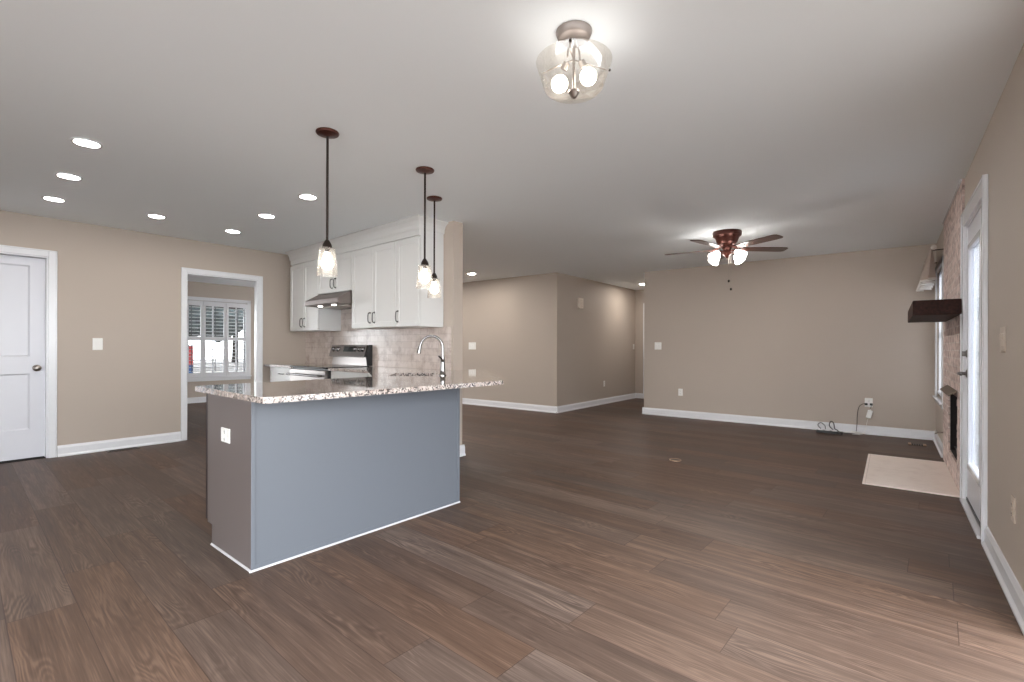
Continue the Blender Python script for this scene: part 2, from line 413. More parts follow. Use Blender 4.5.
# ------------------------------------------------------------------ room shell
YB = -2.2
XS = -11.05          # far wall of the sunroom
b = MB().box(-12.5, XR + 0.3, YB, 11.2, -0.1, 0.0)
struct('floor', b, m_floor)
b = MB().box(XS - 0.1, XR + 0.3, YB, 11.2, H, H + 0.12)
struct('ceiling', b, m_ceil)

# left wall: openings for the panel door (y 0.19..1.00) and the cased opening (y 2.232..3.040)
b = MB()
x0, x1 = XL - 0.07, XL
b.box(x0, x1, YB, 0.19, 0, H); b.box(x0, x1, 0.19, 1.00, 2.035, H); b.box(x0, x1, 1.00, 2.218, 0, H)
b.box(x0, x1, 2.218, 3.052, 2.03, H); b.box(x0, x1, 3.052, 4.2, 0, H)
struct('wall_left', b, m_wall)
b = MB().box(XL - 1.0, XL - 0.9, 0.0, 1.7, 0, H); b.box(XL - 0.9, XL - T, -0.1, 0.0, 0, H); b.box(XL - 0.9, XL - T, 1.3, 1.4, 0, H)
struct('wall_light_block', b, m_gap)  # unseen dark box added behind the door to stop light leaks
# right wall with door (y 4.01..4.92) and window (y 6.90..7.78)
b = MB(); x0, x1 = XR, XR + T
b.box(x0, x1, 2.75, 4.01, 0, H); b.box(x0, x1, YB, 2.75, 2.2, H); b.box(x0, x1, 4.01, 4.92, 2.05, H); b.box(x0, x1, 4.92, 5.30, 0, H)
b.box(x0, x1, 5.30, 6.18, 0, 0.14); b.box(x0, x1, 5.30, 6.18, 0.79, H); b.box(x0, x1, 6.18, 6.90, 0, H)
b.box(x0, x1, 6.90, 7.78, 0, 0.56); b.box(x0, x1, 6.90, 7.78, 2.05, H); b.box(x0, x1, 7.78, YF + T, 0, H)
struct('wall_right', b, m_wall)
b = MB().box(-12.5, -2.8, YB - T, YB, 0, H); b.box(-2.8, XR + T, YB - T, YB, 2.15, H); b.box(0.3, XR + T, YB - T, YB, 0, 2.15)
struct('wall_back', b, m_wall)
b = MB().box(-14.0, 6.0, -8.5, YB - T, -0.14, -0.02)
struct('ground_added_back', b, m_ground_back)  # unseen ground added to cut the light rising to the front ceiling
b = MB().box(XR + T, 9.0, YB - T, 9.5, -0.14, -0.02)
struct('ground_added_right', b, m_ground_bounce)  # unseen ground added to set the daylight bounce onto the ceiling
# far walls and hallway
b = MB().box(-3.34, XR, YF, YF + T, 0, H); b.box(-3.34, -3.22, YF + T, 11.0, 0, H)
struct('wall_far', b, m_wall)
b = MB().box(-7.7, XC, YM, YM + T, 0, H)
struct('wall_middle', b, m_wall)
b = MB().box(XC - T, XC, YM + T, 10.4, 0, H)
struct('wall_hall', b, m_wall)
b = MB().box(XC - T, -4.28, 10.4, 10.4 + T, 0, H); b.box(-4.28, -3.46, 10.4, 10.4 + T, 2.05, H); b.box(-3.46, -3.34, 10.4, 10.4 + T, 0, H)
struct('wall_hall_end', b, m_wall)
# kitchen wall (free end at the pendants)
b = MB().box(-3.35, 0, 0, 0.13, 0, H, M=K.M()); b.box(-5.0, -3.35, 0.0, 0.13, 0, H, M=K.M())
struct('wall_kitchen', b, m_wall)
# sunroom beyond the cased opening
b = MB(); x0, x1 = XS - T, XS
b.box(x0, x1, 2.7, 3.05, 0, H); b.box(x0, x1, 3.05, 4.80, 0, 0.50); b.box(x0, x1, 3.05, 4.80, 2.07, H); b.box(x0, x1, 4.80, 5.1, 0, H)
struct('wall_sunroom', b, m_wall)

# ---- baseboards (moulded cap, shoe at the floor)
BP = [(0, 0), (0.026, 0), (0.026, 0.012), (0.018, 0.022), (0.015, 0.028), (0.015, 0.088), (0.011, 0.098), (0.006, 0.112), (0, 0.114)]
def baseboard(name, runs):
    b = MB()
    for p0, p1, n in runs: b.extrude(BP, (*p0, 0), (*p1, 0), (*n, 0))
    return struct(name, b, m_trim)
baseboard('baseboard_left', [((XL, 1.06), (XL, 2.16), (1, 0))])
baseboard('baseboard_right', [((XR, 2.75), (XR, 3.90), (-1, 0)), ((XR, 6.76), (XR, YF), (-1, 0))])
baseboard('baseboard_far', [((-3.366, YF), (XR, YF), (0, -1)), ((-3.34, YF - 0.026), (-3.34, 10.4), (-1, 0))])
baseboard('baseboard_middle', [((-7.7, YM), (XC + 0.026, YM), (0, -1))])
baseboard('baseboard_hall', [((XC, YM - 0.026), (XC, 10.4), (1, 0)), ((XC, 10.4), (-4.37, 10.4), (0, -1))])
a0, a1, a2, a3 = K.w(-0.10, 0)[:2], K.w(0.0, 0)[:2], K.w(0, 0.13)[:2], K.w(-3.3, 0.13)[:2]
nx = (cos(K.a), sin(K.a)); ny = (-sin(K.a), cos(K.a))
e0 = K.w(0, -0.026)[:2]; e1 = K.w(0, 0.156)[:2]
baseboard('baseboard_kitchen', [(e0, e1, nx), (a2, a3, ny)])
baseboard('baseboard_sunroom', [((XS, 2.7), (XS, 5.1), (1, 0))])

# ---- cased opening
def casing(name, axis, plane, out, a_in, b_in, z_in, wid=0.066, depth=0.018, jamb=T, label=None):
    """casing round an opening in a wall; axis 'y' = wall runs along y at x=plane; out = +1/-1 side that faces us"""
    b = MB()
    def bx(l0, l1, z0, z1, d0, d1):
        lo, hi = sorted((plane + out * d0, plane + out * d1))
        if axis == 'y': b.box(lo, hi, l0, l1, z0, z1, 0.004)
        else: b.box(l0, l1, lo, hi, z0, z1, 0.004)
    bx(a_in - wid, a_in, 0, z_in + wid, 0, depth); bx(b_in, b_in + wid, 0, z_in + wid, 0, depth)
    bx(a_in, b_in, z_in, z_in + wid, 0, depth)
    bx(a_in - wid, a_in - wid + 0.012, 0, z_in + wid, depth, depth + 0.006); bx(b_in + wid - 0.012, b_in + wid, 0, z_in + wid, depth, depth + 0.006)
    bx(a_in - wid, b_in + wid, z_in + wid - 0.012, z_in + wid, depth, depth + 0.006)
    # jamb lining
    bx(a_in - 0.004, a_in + 0.012, 0, z_in, -jamb, 0.002); bx(b_in - 0.012, b_in + 0.004, 0, z_in, -jamb, 0.002); bx(a_in, b_in, z_in - 0.012, z_in + 0.004, -jamb, 0.002)
    return struct(name, b, m_trim)
casing('trim_1', 'y', XL, 1, 2.218, 3.056, 2.030, 0.060, jamb=0.07)

# ---- left panel door
casing('trim_2', 'y', XL, 1, 0.19, 0.990, 2.040, 0.066)
def slab(y0, y1, z0, z1, xf, panels, t=0.035):
    """slab with recessed moulded panels; front face at x = xf (facing +x)"""
    b = MB(); d = 0.012
    ys = sorted({y0, y1, *[p[0] for p in panels], *[p[1] for p in panels]}); zs = sorted({z0, z1, *[p[2] for p in panels], *[p[3] for p in panels]})
    for i in range(len(ys) - 1):
        for j in range(len(zs) - 1):
            yc, zc = (ys[i] + ys[i + 1]) / 2, (zs[j] + zs[j + 1]) / 2
            if not any(p[0] < yc < p[1] and p[2] < zc < p[3] for p in panels): b.box(xf - t, xf, ys[i], ys[i + 1], zs[j], zs[j + 1])
    for p in panels:
        b.box(xf - t, xf - d, p[0], p[1], p[2], p[3])
        q = 0.014                                              # sloping sticking round the panel
        Y0, Y1, Z0, Z1 = p
        o = [(xf, Y0, Z0), (xf, Y1, Z0), (xf, Y1, Z1), (xf, Y0, Z1)]; n = [(xf - d, Y0 + q, Z0 + q), (xf - d, Y1 - q, Z0 + q), (xf - d, Y1 - q, Z1 - q), (xf - d, Y0 + q, Z1 - q)]
        b.add(o + n, [(i, (i + 1) % 4, 4 + (i + 1) % 4, 4 + i) for i in range(4)])
    return b
XD = XL - 0.075
d1 = struct('door_1', slab(0.205, 0.978, 0.014, 2.024, XD, [(0.32, 0.868, 1.03, 1.945), (0.32, 0.868, 0.30, 0.86)]), m_door)
b = MB()
Mx = Matrix.Translation((XD, 0.918, 0.915)) @ Matrix.Rotation(pi / 2, 4, 'Y')
b.lathe([(0.001, 0), (0.033, 0), (0.033, 0.006), (0.026, 0.012), (0.012, 0.014), (0.011, 0.034), (0.022, 0.040), (0.029, 0.052), (0.028, 0.062), (0.018, 0.070), (0.001, 0.072)], 24, Mx)
struct('door_knob', b, m_nickel, parent=d1)
b = MB().box(XL - T, XL - 0.02, 0.19, 0.99, 0.0, 0.006)
struct('door_gap_shade', b, m_gap)  # dark sheet painting the shade in the gap under the door

# ---- right glazed door (hinged at the near side)
casing('trim_4', 'y', XR, -1, 4.01, 4.92, 2.045, 0.105, depth=0.02)
xd = XR + 0.004
b = MB()
def rb(y0, y1, z0, z1, x0, x1, bb=0.003): b.box(x0, x1, y0, y1, z0, z1, bb)
rb(4.025, 4.905, 1.86, 2.03, xd, xd + 0.044); rb(4.025, 4.905, 0.02, 0.30, xd, xd + 0.044)
rb(4.025, 4.165, 0.30, 1.86, xd, xd + 0.044); rb(4.775, 4.905, 0.30, 1.86, xd, xd + 0.044)
d2 = struct('door_2', b, m_door)
b = MB()
for y0, y1, z0, z1 in ((4.15, 4.79, 1.845, 1.885), (4.15, 4.79, 0.275, 0.315), (4.15, 4.19, 0.275, 1.885), (4.75, 4.79, 0.275, 1.885)):
    b.box(xd - 0.012, xd + 0.004, y0, y1, z0, z1, 0.004)
struct('door_lite_frame', b, m_trim, parent=d2)
b = MB().box(xd + 0.012, xd + 0.016, 4.165, 4.775, 0.30, 1.86)
struct('door_glass', b, m_glass, parent=d2)
b = MB()
for i in range(62):
    z = 0.315 + i * 0.025
    b.add([(xd + 0.022, 4.17, z), (xd + 0.022, 4.77, z), (xd + 0.028, 4.77, z + 0.028), (xd + 0.028, 4.17, z + 0.028)], [(0, 1, 2, 3)])
struct('door_blind', b, m_blind, parent=d2)
b = MB()
for z in (0.24, 1.06, 1.90):
    b.cyl((xd - 0.008, 4.018, z - 0.05), (xd - 0.008, 4.018, z + 0.05), 0.009, 10); b.box(xd - 0.003, xd + 0.001, 4.018, 4.05, z - 0.05, z + 0.05)
struct('door_hinge', b, m_nickel, parent=d2)
b = MB()
My = Matrix.Rotation(-pi / 2, 4, 'Y')
b.lathe([(0.001, 0), (0.032, 0), (0.032, 0.006), (0.024, 0.014), (0.001, 0.016)], 20, Matrix.Translation((xd, 4.845, 1.10)) @ My)
b.box(xd - 0.036, xd - 0.012, 4.839, 4.851, 1.082, 1.118, 0.003)
struct('door_deadbolt', b, m_hardware, parent=d2)
b = MB()
b.lathe([(0.001, 0), (0.034, 0), (0.034, 0.006), (0.024, 0.014), (0.012, 0.016), (0.012, 0.05), (0.001, 0.052)], 20, Matrix.Translation((xd, 4.845, 0.955)) @ My)
b.tube(spline([(xd - 0.048, 4.845, 0.955), (xd - 0.054, 4.82, 0.955), (xd - 0.054, 4.77, 0.957), (xd - 0.05, 4.735, 0.951)], 5), [0.011] * 8 + [0.009] * 8)
struct('door_handle', b, m_hardware, parent=d2)
b = MB().box(XR - 0.035, XR + T, 4.0, 4.93, 0.0, 0.02, 0.004)
struct('trim_5', b, m_trim)
b = MB().box(xd - 0.006, xd - 0.0005, 4.03, 4.90, 0.022, 0.042)
struct('trim_6', b, m_black)

# ---- right window (half hidden behind the valance)
b = MB()
for y0, y1, z0, z1 in ((6.82, 6.90, 0.50, 2.12), (7.78, 7.86, 0.50, 2.12), (6.82, 7.86, 2.05, 2.12), (6.80, 7.88, 0.50, 0.56)):
    b.box(XR - 0.018, XR, y0, y1, z0, z1, 0.004)
b.box(XR - 0.04, XR, 6.80, 7.88, 0.545, 0.565, 0.004)
for y0, y1, z0, z1 in ((6.90, 6.95, 0.56, 2.05), (7.73, 7.78, 0.56, 2.05), (6.90, 7.78, 0.56, 0.62), (6.90, 7.78, 2.0, 2.05), (6.90, 7.78, 1.28, 1.33)):
    b.box(XR + 0.02, XR + 0.05, y0, y1, z0, z1, 0.003)
w2 = struct('window_2', b, m_trim)
struct('window_glass', MB().box(XR + 0.034, XR + 0.038, 6.95, 7.73, 0.62, 2.0), m_glass, parent=w2)

b = MB()
for i in range(52):
    z = 0.63 + i * 0.027
    b.add([(XR + 0.010, 6.91, z), (XR + 0.010, 7.77, z), (XR + 0.016, 7.77, z + 0.031), (XR + 0.016, 6.91, z + 0.031)], [(0, 1, 2, 3)])
b.box(XR + 0.004, XR + 0.02, 6.905, 7.775, 0.60, 0.63, 0.003)
struct('window_blind', b, m_blind, parent=w2)

# ---- hall end door
casing('trim_7', 'x', 10.4, -1, -4.28, -3.46, 2.05, 0.085)
b = MB().box(-4.265, -3.475, 10.43, 10.465, 0.01, 2.04, 0.003)
for z0, z1 in ((0.25, 0.95), (1.1, 1.9)): b.box(-4.14, -3.6, 10.424, 10.432, z0, z1, 0.004)
struct('door_3', b, m_door)

# ------------------------------------------------------------------ sunroom window, shutters and the yard beyond
b = MB()
wy0, wy1, wz0, wz1 = 3.06, 4.79, 0.50, 2.07
for y0, y1, z0, z1 in ((wy0 - 0.07, wy0, wz0 - 0.06, wz1 + 0.06), (wy1, wy1 + 0.07, wz0 - 0.06, wz1 + 0.06), (wy0 - 0.07, wy1 + 0.07, wz1, wz1 + 0.07), (wy0 - 0.07, wy1 + 0.07, wz0 - 0.07, wz0)):
    b.box(XS, XS + 0.022, y0, y1, z0, z1, 0.004)
b.box(XS, XS + 0.045, wy0 - 0.08, wy1 + 0.08, wz0 - 0.012, wz0 + 0.012, 0.004)
for y0, y1, z0, z1 in ((wy0, wy0 + 0.04, wz0, wz1), (wy1 - 0.04, wy1, wz0, wz1), (wy0, wy1, wz0, wz0 + 0.04), (wy0, wy1, wz1 - 0.04, wz1)):
    b.box(XS - 0.1, XS - 0.06, y0, y1, z0, z1)
for y in (3.69, 4.145, 4.60): b.box(XS - 0.095, XS - 0.075, y - 0.012, y + 0.012, wz0, wz1)
b.box(XS - 0.095, XS - 0.07, wy0, wy1, 1.27, 1.31)
w1 = struct('window_1', b, m_trim)
struct('window_glass', MB().box(XS - 0.088, XS - 0.084, wy0 + 0.03, wy1 - 0.03, wz0 + 0.03, wz1 - 0.03), m_glass, parent=w1)
labs = ['leftmost white louvered shutter panel seen through the cased opening, beside its left jamb', 'middle white louvered shutter panel of those seen through the cased opening', 'right-hand white louvered shutter panel, nearest the window trim by the opening\'s right jamb']
def shutter(yc, label):
    t = thing('plantation_shutter', label, 'shutter', (XS + 0.01, yc, wz0 + 0.013), 0, 'plantation shutters on the far window')
    hw = 0.2165; hz = wz1 - wz0 - 0.026
    f = MB()
    f.box(-0.012, 0.016, -hw, -hw + 0.045, 0, hz, 0.003); f.box(-0.012, 0.016, hw - 0.045, hw, 0, hz, 0.003)
    f.box(-0.012, 0.016, -hw + 0.045, hw - 0.045, 0, 0.09, 0.003); f.box(-0.012, 0.016, -hw + 0.045, hw - 0.045, hz - 0.09, hz, 0.003)
    f.box(-0.012, 0.016, -hw + 0.045, hw - 0.045, 0.745, 0.825, 0.003)
    link('shutter_frame', f, m_trim, t)
    for z0, z1 in ((0.09, 0.745), (0.825, hz - 0.09)):
        l = MB(); n = int((z1 - z0) / 0.066)
        for i in range(n):
            z = z0 + (i + 0.5) * (z1 - z0) / n
            M_ = Matrix.Translation((0.0, 0, z)) @ Matrix.Rotation(radians(-6), 4, 'Y')
            l.box(-0.030, 0.030, -hw + 0.047, hw - 0.047, -0.004, 0.004, 0.003, M=M_)
        link('louvers', l, m_trim, t)
        r = MB().box(0.031, 0.040, -0.006, 0.006, z0 + 0.02, z1 - 0.02, 0.002)
        link('tilt_rod', r, m_rod, t)
    return t
for yc, lb in zip((3.707, 4.143, 4.579), labs): shutter(yc, lb)
s0 = MB().box(XS, XS + 0.02, wy0, 3.47, wz0, wz1)
struct('trim_8', s0, m_trim)

b = MB().box(-60, XS - T, -40, 60, -0.35, -0.25)
struct('ground', b, m_concrete)
# porch roof and trees that darken the upper panes
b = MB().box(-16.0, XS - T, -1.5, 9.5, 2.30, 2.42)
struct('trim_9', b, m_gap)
def tree(x, y, r, h, label):
    t = thing('leafy_tree', label, 'tree', (x, y, -0.25), 0, 'dark trees across the driveway')
    tr = MB().tube([(0, 0, 0), (0.05, 0.04, h * 0.25), (0.0, 0.1, h * 0.5), (0.1, 0, h * 0.8)], [0.28, 0.22, 0.18, 0.06])
    link('trunk', tr, m_soot, t)
    cr = MB(); rr = random.Random(int(x * 7 + y * 13))
    for i in range(60):
        a = rr.uniform(0, 2 * pi); q = r * math.sqrt(rr.random()); z = h * (0.30 + 0.7 * rr.random()); s_ = r * rr.uniform(0.22, 0.4)
        c0 = Vector((q * cos(a), q * sin(a), z))
        bm = bmesh.new(); bmesh.ops.create_icosphere(bm, subdivisions=2, radius=s_)
        for v in bm.verts: v.co = c0 + v.co * rr.uniform(0.75, 1.2)
        bm.verts.index_update(); cr.add([v.co[:] for v in bm.verts], [[v.index for v in f.verts] for f in bm.faces]); bm.free()
    link('crown', cr, m_foliage, t)
for i, (x, y, r, h) in enumerate([(-34, 11.0, 3.4, 10), (-45, 18.5, 4.4, 12), (-35, 20.5, 3.6, 10)]):
    tree(x, y, r, h, ['dark leafy tree outside the far window, behind the left shutter panel', 'dark leafy tree outside the far window, behind the middle shutter panel', 'dark leafy tree outside the far window, behind the right shutter panel'][i])
fl = thing('garden_banner', 'red and blue banner standing outside the far window at its left edge', 'banner', (-16.2, 5.42, -0.25))
link('banner_cloth', MB().box(-0.008, 0.008, -0.07, 0.07, 0.84, 1.40, 0.004), m_red, fl, label='red upper cloth')
link('banner_cloth', MB().box(-0.008, 0.008, -0.06, 0.06, 0.25, 0.84, 0.004), m_bluecloth, fl, label='blue lower cloth')
link('pole', MB().cyl((-0.02, 0.08, 0), (-0.02, 0.08, 1.5), 0.012, 8).cyl((-0.02, 0.08, 1.42), (-0.02, -0.08, 1.42), 0.008, 8), m_iron, fl)

# ------------------------------------------------------------------ countertop (one slab, L-shaped with 45 degree corner)
ZT, ZB = 0.900, 0.870
def rounded(poly, r_map):
    out = []
    n = len(poly)
    for i, p in enumerate(poly):
        r = r_map.get(i, 0)
        if r <= 0: out.append(p); continue
        p = Vector(p); a = (Vector(poly[i - 1]) - p).normalized(); c = (Vector(poly[(i + 1) % n]) - p).normalized()
        A, B_ = p + a * r, p + c * r
        for k in range(6):
            t = k / 5; out.append(tuple(A * (1 - t) ** 2 + p * 2 * t * (1 - t) + B_ * t * t))
    return out
VF = -0.615
U1, U2 = -2.315, -1.405            # range gap
kw = lambda u, v: K.w(u, v)[:2]
out_poly = [(-3.30, 1.125), (-2.30, 1.070), (-2.185, 2.712), (-3.40, 3.875), (-3.545, 3.875), kw(0.001, 0.13), kw(0.001, -0.002), kw(U2, -0.002), kw(U2, VF), kw(-0.62, VF), (-3.275, 2.380)]
out_poly = rounded(out_poly, {0: 0.03, 1: 0.05, 2: 0.03})
SC = Vector((-3.257, 2.80)); sa = Vector((-0.683, 0.731)).normalized(); sb = Vector((sa.y, -sa.x)) * 1.0
sink_loop = [tuple(SC + sa * (0.255 * p) + sb * (0.19 * q)) for p, q in ((-1, -1), (1, -1), (1, 1), (-1, 1))]
sink_loop = rounded(sink_loop, {0: 0.05, 1: 0.05, 2: 0.05, 3: 0.05})
def slab_hole(outer, holes, z0, z1):
    bm = bmesh.new()
    loops = []
    for lp in [outer] + holes:
        vs = [bm.verts.new((p[0], p[1], z1)) for p in lp]; loops.append(vs)
        for i in range(len(vs)): bm.edges.new((vs[i], vs[(i + 1) % len(vs)]))
    bmesh.ops.triangle_fill(bm, use_beauty=True, use_dissolve=False, edges=list(bm.edges))
    top = list(bm.faces)
    ret = bmesh.ops.extrude_face_region(bm, geom=top)
    for v in [g for g in ret['geom'] if isinstance(g, bmesh.types.BMVert)]: v.co.z = z0
    bm.verts.index_update()
    m = MB().add([v.co[:] for v in bm.verts], [[v.index for v in f.verts] for f in bm.faces]); bm.free()
    return m
ct = slab_hole(out_poly, [sink_loop], ZB, ZT)
ct.prism([kw(-3.145, -0.002), kw(U1, -0.002), kw(U1, VF), kw(-3.145, VF)], ZB, ZT)
o = link('countertop', ct, m_granite)
tag(o, 'speckled granite countertop running over the peninsula and along the stove wall', 'countertop')
# undermount sink
b = MB()
def loopz(s_, z): return [(*(SC + (Vector(p) - SC) * s_), z) for p in sink_loop]
rings = [loopz(1.04, ZB - 0.001), loopz(1.01, ZB - 0.001), loopz(0.99, ZB - 0.02), loopz(0.95, ZB - 0.19), loopz(0.85, ZB - 0.205)]
n = len(sink_loop); v = [p for r in rings for p in r]; f = []
for i in range(len(rings) - 1):
    for k in range(n): f.append((i * n + k, i * n + (k + 1) % n, (i + 1) * n + (k + 1) % n, (i + 1) * n + k))
f.append(tuple((len(rings) - 1) * n + k for k in range(n)))
b.add(v, f, True)
sk = thing('kitchen_sink', 'undermount steel sink set diagonally in the corner of the granite countertop', 'sink', (SC.x, SC.y, ZB - 0.21))
b.v = [(p[0] - SC.x, p[1] - SC.y, p[2] - ZB + 0.21) for p in b.v]
link('basin', b, m_steel, sk)
link('drain', MB().lathe([(0.001, 0.012), (0.02, 0.012), (0.045, 0.010), (0.045, 0.006)], 20), m_chrome, sk)

# faucet: gooseneck pull-down over the sink
fx, fy = -2.945, 2.838
fc = thing('kitchen_faucet', 'tall chrome gooseneck faucet standing behind the corner sink', 'faucet', (fx, fy, ZT), math.atan2(-0.70, -0.714))
link('base', MB().lathe([(0.001, 0), (0.031, 0), (0.031, 0.006), (0.024, 0.014), (0.022, 0.05), (0.018, 0.12), (0.014, 0.16), (0.001, 0.162)], 20), m_chrome, fc)
pts = [(0, 0, 0.15), (0, 0, 0.235)] + [(0.092 - 0.092 * cos(a), 0, 0.235 + 0.095 * sin(a)) for a in [pi * k / 14 for k in range(1, 13)]] + [(0.188, 0, 0.238)]
link('spout', MB().tube(pts, 0.0115, 10), m_chrome, fc)
link('spray_head', MB().tube([(0.187, 0, 0.243), (0.191, 0, 0.222), (0.197, 0, 0.185)], [0.013, 0.015, 0.017], 12), m_chrome, fc)
link('lever', MB().tube([(0, 0.012, 0.12), (0, 0.045, 0.132), (0.03, 0.085, 0.165)], [0.010, 0.008, 0.006], 8), m_chrome, fc)

# ------------------------------------------------------------------ peninsula
PR = PN.M()
pen = thing('kitchen_peninsula', 'blue-grey panelled peninsula cabinet under the granite overhang', 'cabinet', PN.w(-0.30, 0.72, 0), PN.a)
def ploc(mb):
    mb.v = [(p[0] + 0.30, p[1] - 0.72, p[2]) for p in mb.v]; return mb
PL_ = 1.452
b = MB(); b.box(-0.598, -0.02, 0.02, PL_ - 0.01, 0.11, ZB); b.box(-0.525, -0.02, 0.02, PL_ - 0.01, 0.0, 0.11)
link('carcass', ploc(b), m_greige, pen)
# end panel with toe-kick notch
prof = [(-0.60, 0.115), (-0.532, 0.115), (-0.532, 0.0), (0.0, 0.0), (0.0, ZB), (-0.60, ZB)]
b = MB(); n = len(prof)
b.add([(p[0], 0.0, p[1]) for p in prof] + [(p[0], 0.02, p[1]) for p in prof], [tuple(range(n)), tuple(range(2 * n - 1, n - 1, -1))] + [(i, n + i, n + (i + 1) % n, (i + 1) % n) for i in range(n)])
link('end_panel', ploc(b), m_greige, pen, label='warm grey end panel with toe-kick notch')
b = MB(); b.box(-0.012, 0.0, 0.02, PL_, 0.0, ZB)
b.box(0.0, 0.005, -0.002, 0.020, 0.0, ZB, 0.002); b.box(0.0, 0.006, PL_ - 0.024, PL_, 0.0, ZB, 0.002)
b.box(0.0, 0.003, 0.020, PL_ - 0.024, 0.0, 0.03, 0.001)
link('back_panel', ploc(b), m_blue, pen, label='smooth blue-grey back panel with corner strips')
# angled panel to the wall end
P2 = Vector((0.0, PL_)); q = Matrix.Rotation(-PN.a, 2) @ (Vector(K.w(0.0, 0.02)[:2]) - Vector(PN.o))
dv = (q - P2).normalized(); nv = Vector((-dv.y, dv.x))
pl = [P2, q, q + nv * 0.02, P2 + nv * 0.02]
b = MB().prism([(p.x, p.y) for p in pl], 0.0, ZB)
link('angled_panel', ploc(b), m_blue, pen)
b = MB()
qr = [(0, 0), (0.008, 0), (0.0075, 0.004), (0.0045, 0.0075), (0, 0.0085)]
b.extrude(qr, (-0.53, 0.0, 0), (0.006, 0.0, 0), (0, -1, 0)); b.extrude(qr, (0.006, -0.012, 0), (0.006, PL_, 0), (1, 0, 0))
link('shoe_moulding', ploc(b), m_shoe, pen, label='white shoe moulding along the floor')
for k, (v0, v1) in enumerate(((0.004, 0.47), (0.476, 0.94))):
    b = MB().box(-0.640, -0.602, v0, v1, 0.125, ZB - 0.006, 0.002)
    dr = link('door', ploc(b), m_darkgrey, pen)
    h = MB().tube([(-0.640, v1 - 0.06, 0.70), (-0.668, v1 - 0.06, 0.71), (-0.668, v1 - 0.06, 0.79), (-0.640, v1 - 0.06, 0.80)], 0.005, 6)
    link('handle', ploc(h), m_handle, dr)
# outlet in the end panel is a thing of its own (see plates)

# ------------------------------------------------------------------ cabinets on the kitchen wall
def shaker(b, u0, u1, z0, z1, vf, t=0.02, fr=0.055):
    """shaker door: frame with recessed panel, front at v = vf (facing -v)"""
    b.box(u0, u0 + fr, vf, vf + t, z0, z1, 0.002); b.box(u1 - fr, u1, vf, vf + t, z0, z1, 0.002)
    b.box(u0 + fr, u1 - fr, vf, vf + t, z0, z0 + fr, 0.002); b.box(u0 + fr, u1 - fr, vf, vf + t, z1 - fr, z1, 0.002)
    b.box(u0 + fr - 0.002, u1 - fr + 0.002, vf + 0.009, vf + t, z0 + fr - 0.002, z1 - fr + 0.002)
    return b
def pull(u, z0, z1, vf):
    zc = (z0 + z1) / 2
    b = MB().tube(spline([(u, vf, z0), (u, vf - 0.018, z0 + 0.002), (u, vf - 0.028, z0 + 0.018), (u, vf - 0.030, zc), (u, vf - 0.028, z1 - 0.018), (u, vf - 0.018, z1 - 0.002), (u, vf, z1)], 4), 0.0055, 6)
    b.box(u - 0.008, u + 0.008, vf - 0.003, vf, z0 - 0.01, z0 + 0.01, 0.001); b.box(u - 0.008, u + 0.008, vf - 0.003, vf, z1 - 0.01, z1 + 0.01, 0.001)
    return b
VC = -0.33
def upper(u0, u1, z0, doors, label, pulls):
    uc = (u0 + u1) / 2
    t = thing('upper_cabinet', label, 'cabinet', K.w(uc, 0, z0), K.a, 'white wall cabinets')
    def L_(mb): mb.v = [(p[0] - uc, p[1], p[2] - z0) for p in mb.v]; return mb
    link('cabinet_body', L_(MB().box(u0, u1, VC + 0.022, -0.006, z0, 2.26)), m_cab, t)
    for (d0, d1), pu in zip(doors, pulls):
        d = link('door', L_(shaker(MB(), d0 + 0.002, d1 - 0.002, z0 + 0.004, 2.238, VC)), m_cab, t)
        link('handle', L_(pull(pu, z0 + 0.055, z0 + 0.165, VC)), m_handle, d)
    return t
upper(-2.985, -2.203, 1.348, [(-2.985, -2.594), (-2.594, -2.203)], 'white two-door wall cabinet in the corner, left of the range hood', [-2.635, -2.553])
upper(-2.197, -1.403, 1.802, [(-2.197, -1.80), (-1.80, -1.403)], 'short white two-door wall cabinet directly above the range hood', [-1.842, -1.758])
upper(-1.397, -0.540, 1.352, [(-1.397, -0.967), (-0.967, -0.540)], 'tall white two-door wall cabinet right of the range hood', [-1.010, -0.925])
upper(-0.535, -0.148, 1.347, [(-0.535, -0.148)], 'narrow white single-door wall cabinet at the free end of the wall', [-0.492])
# filler, frieze and crown
b = MB()
b.box(-2.985, -0.148, VC + 0.004, -0.006, 2.262, 2.34)
cp = [(0.0, -0.012), (0.010, -0.012), (0.014, 0.0), (0.018, 0.03), (0.034, 0.062), (0.060, 0.086), (0.074, 0.092), (0.074, 0.104), (0.0, 0.104)]
z_c = 2.332; v = []; f = []
for a_, z_ in cp:
    v += [(-2.985, VC + 0.004 - a_, z_c + z_), (-0.148 + a_, VC + 0.004 - a_, z_c + z_), (-0.148 + a_, -0.006, z_c + z_)]
n = len(cp)
for i in range(n):
    j = (i + 1) % n
    f += [(i * 3, i * 3 + 1, j * 3 + 1, j * 3), (i * 3 + 1, i * 3 + 2, j * 3 + 2, j * 3 + 1)]
f += [tuple(i * 3 for i in range(n)), tuple(i * 3 + 2 for i in reversed(range(n)))]
b.add(v, f)
b.box(-2.985, -0.150, VC + 0.006, -0.006, 2.33, H - 0.003)
b.v = [tuple(K.M() @ Vector(p)) for p in b.v]
o = struct('trim_10', b, m_cab)
# backsplash tile
b = MB().box(-3.19, -0.03, -0.010, 0.0, ZT - 0.0, 1.352); b.box(-2.2, -1.4, -0.010, 0, 1.352, 1.80)
o = link('tile_backsplash', b, m_back, None, (*K.o, 0), K.a); o['kind'] = 'structure'

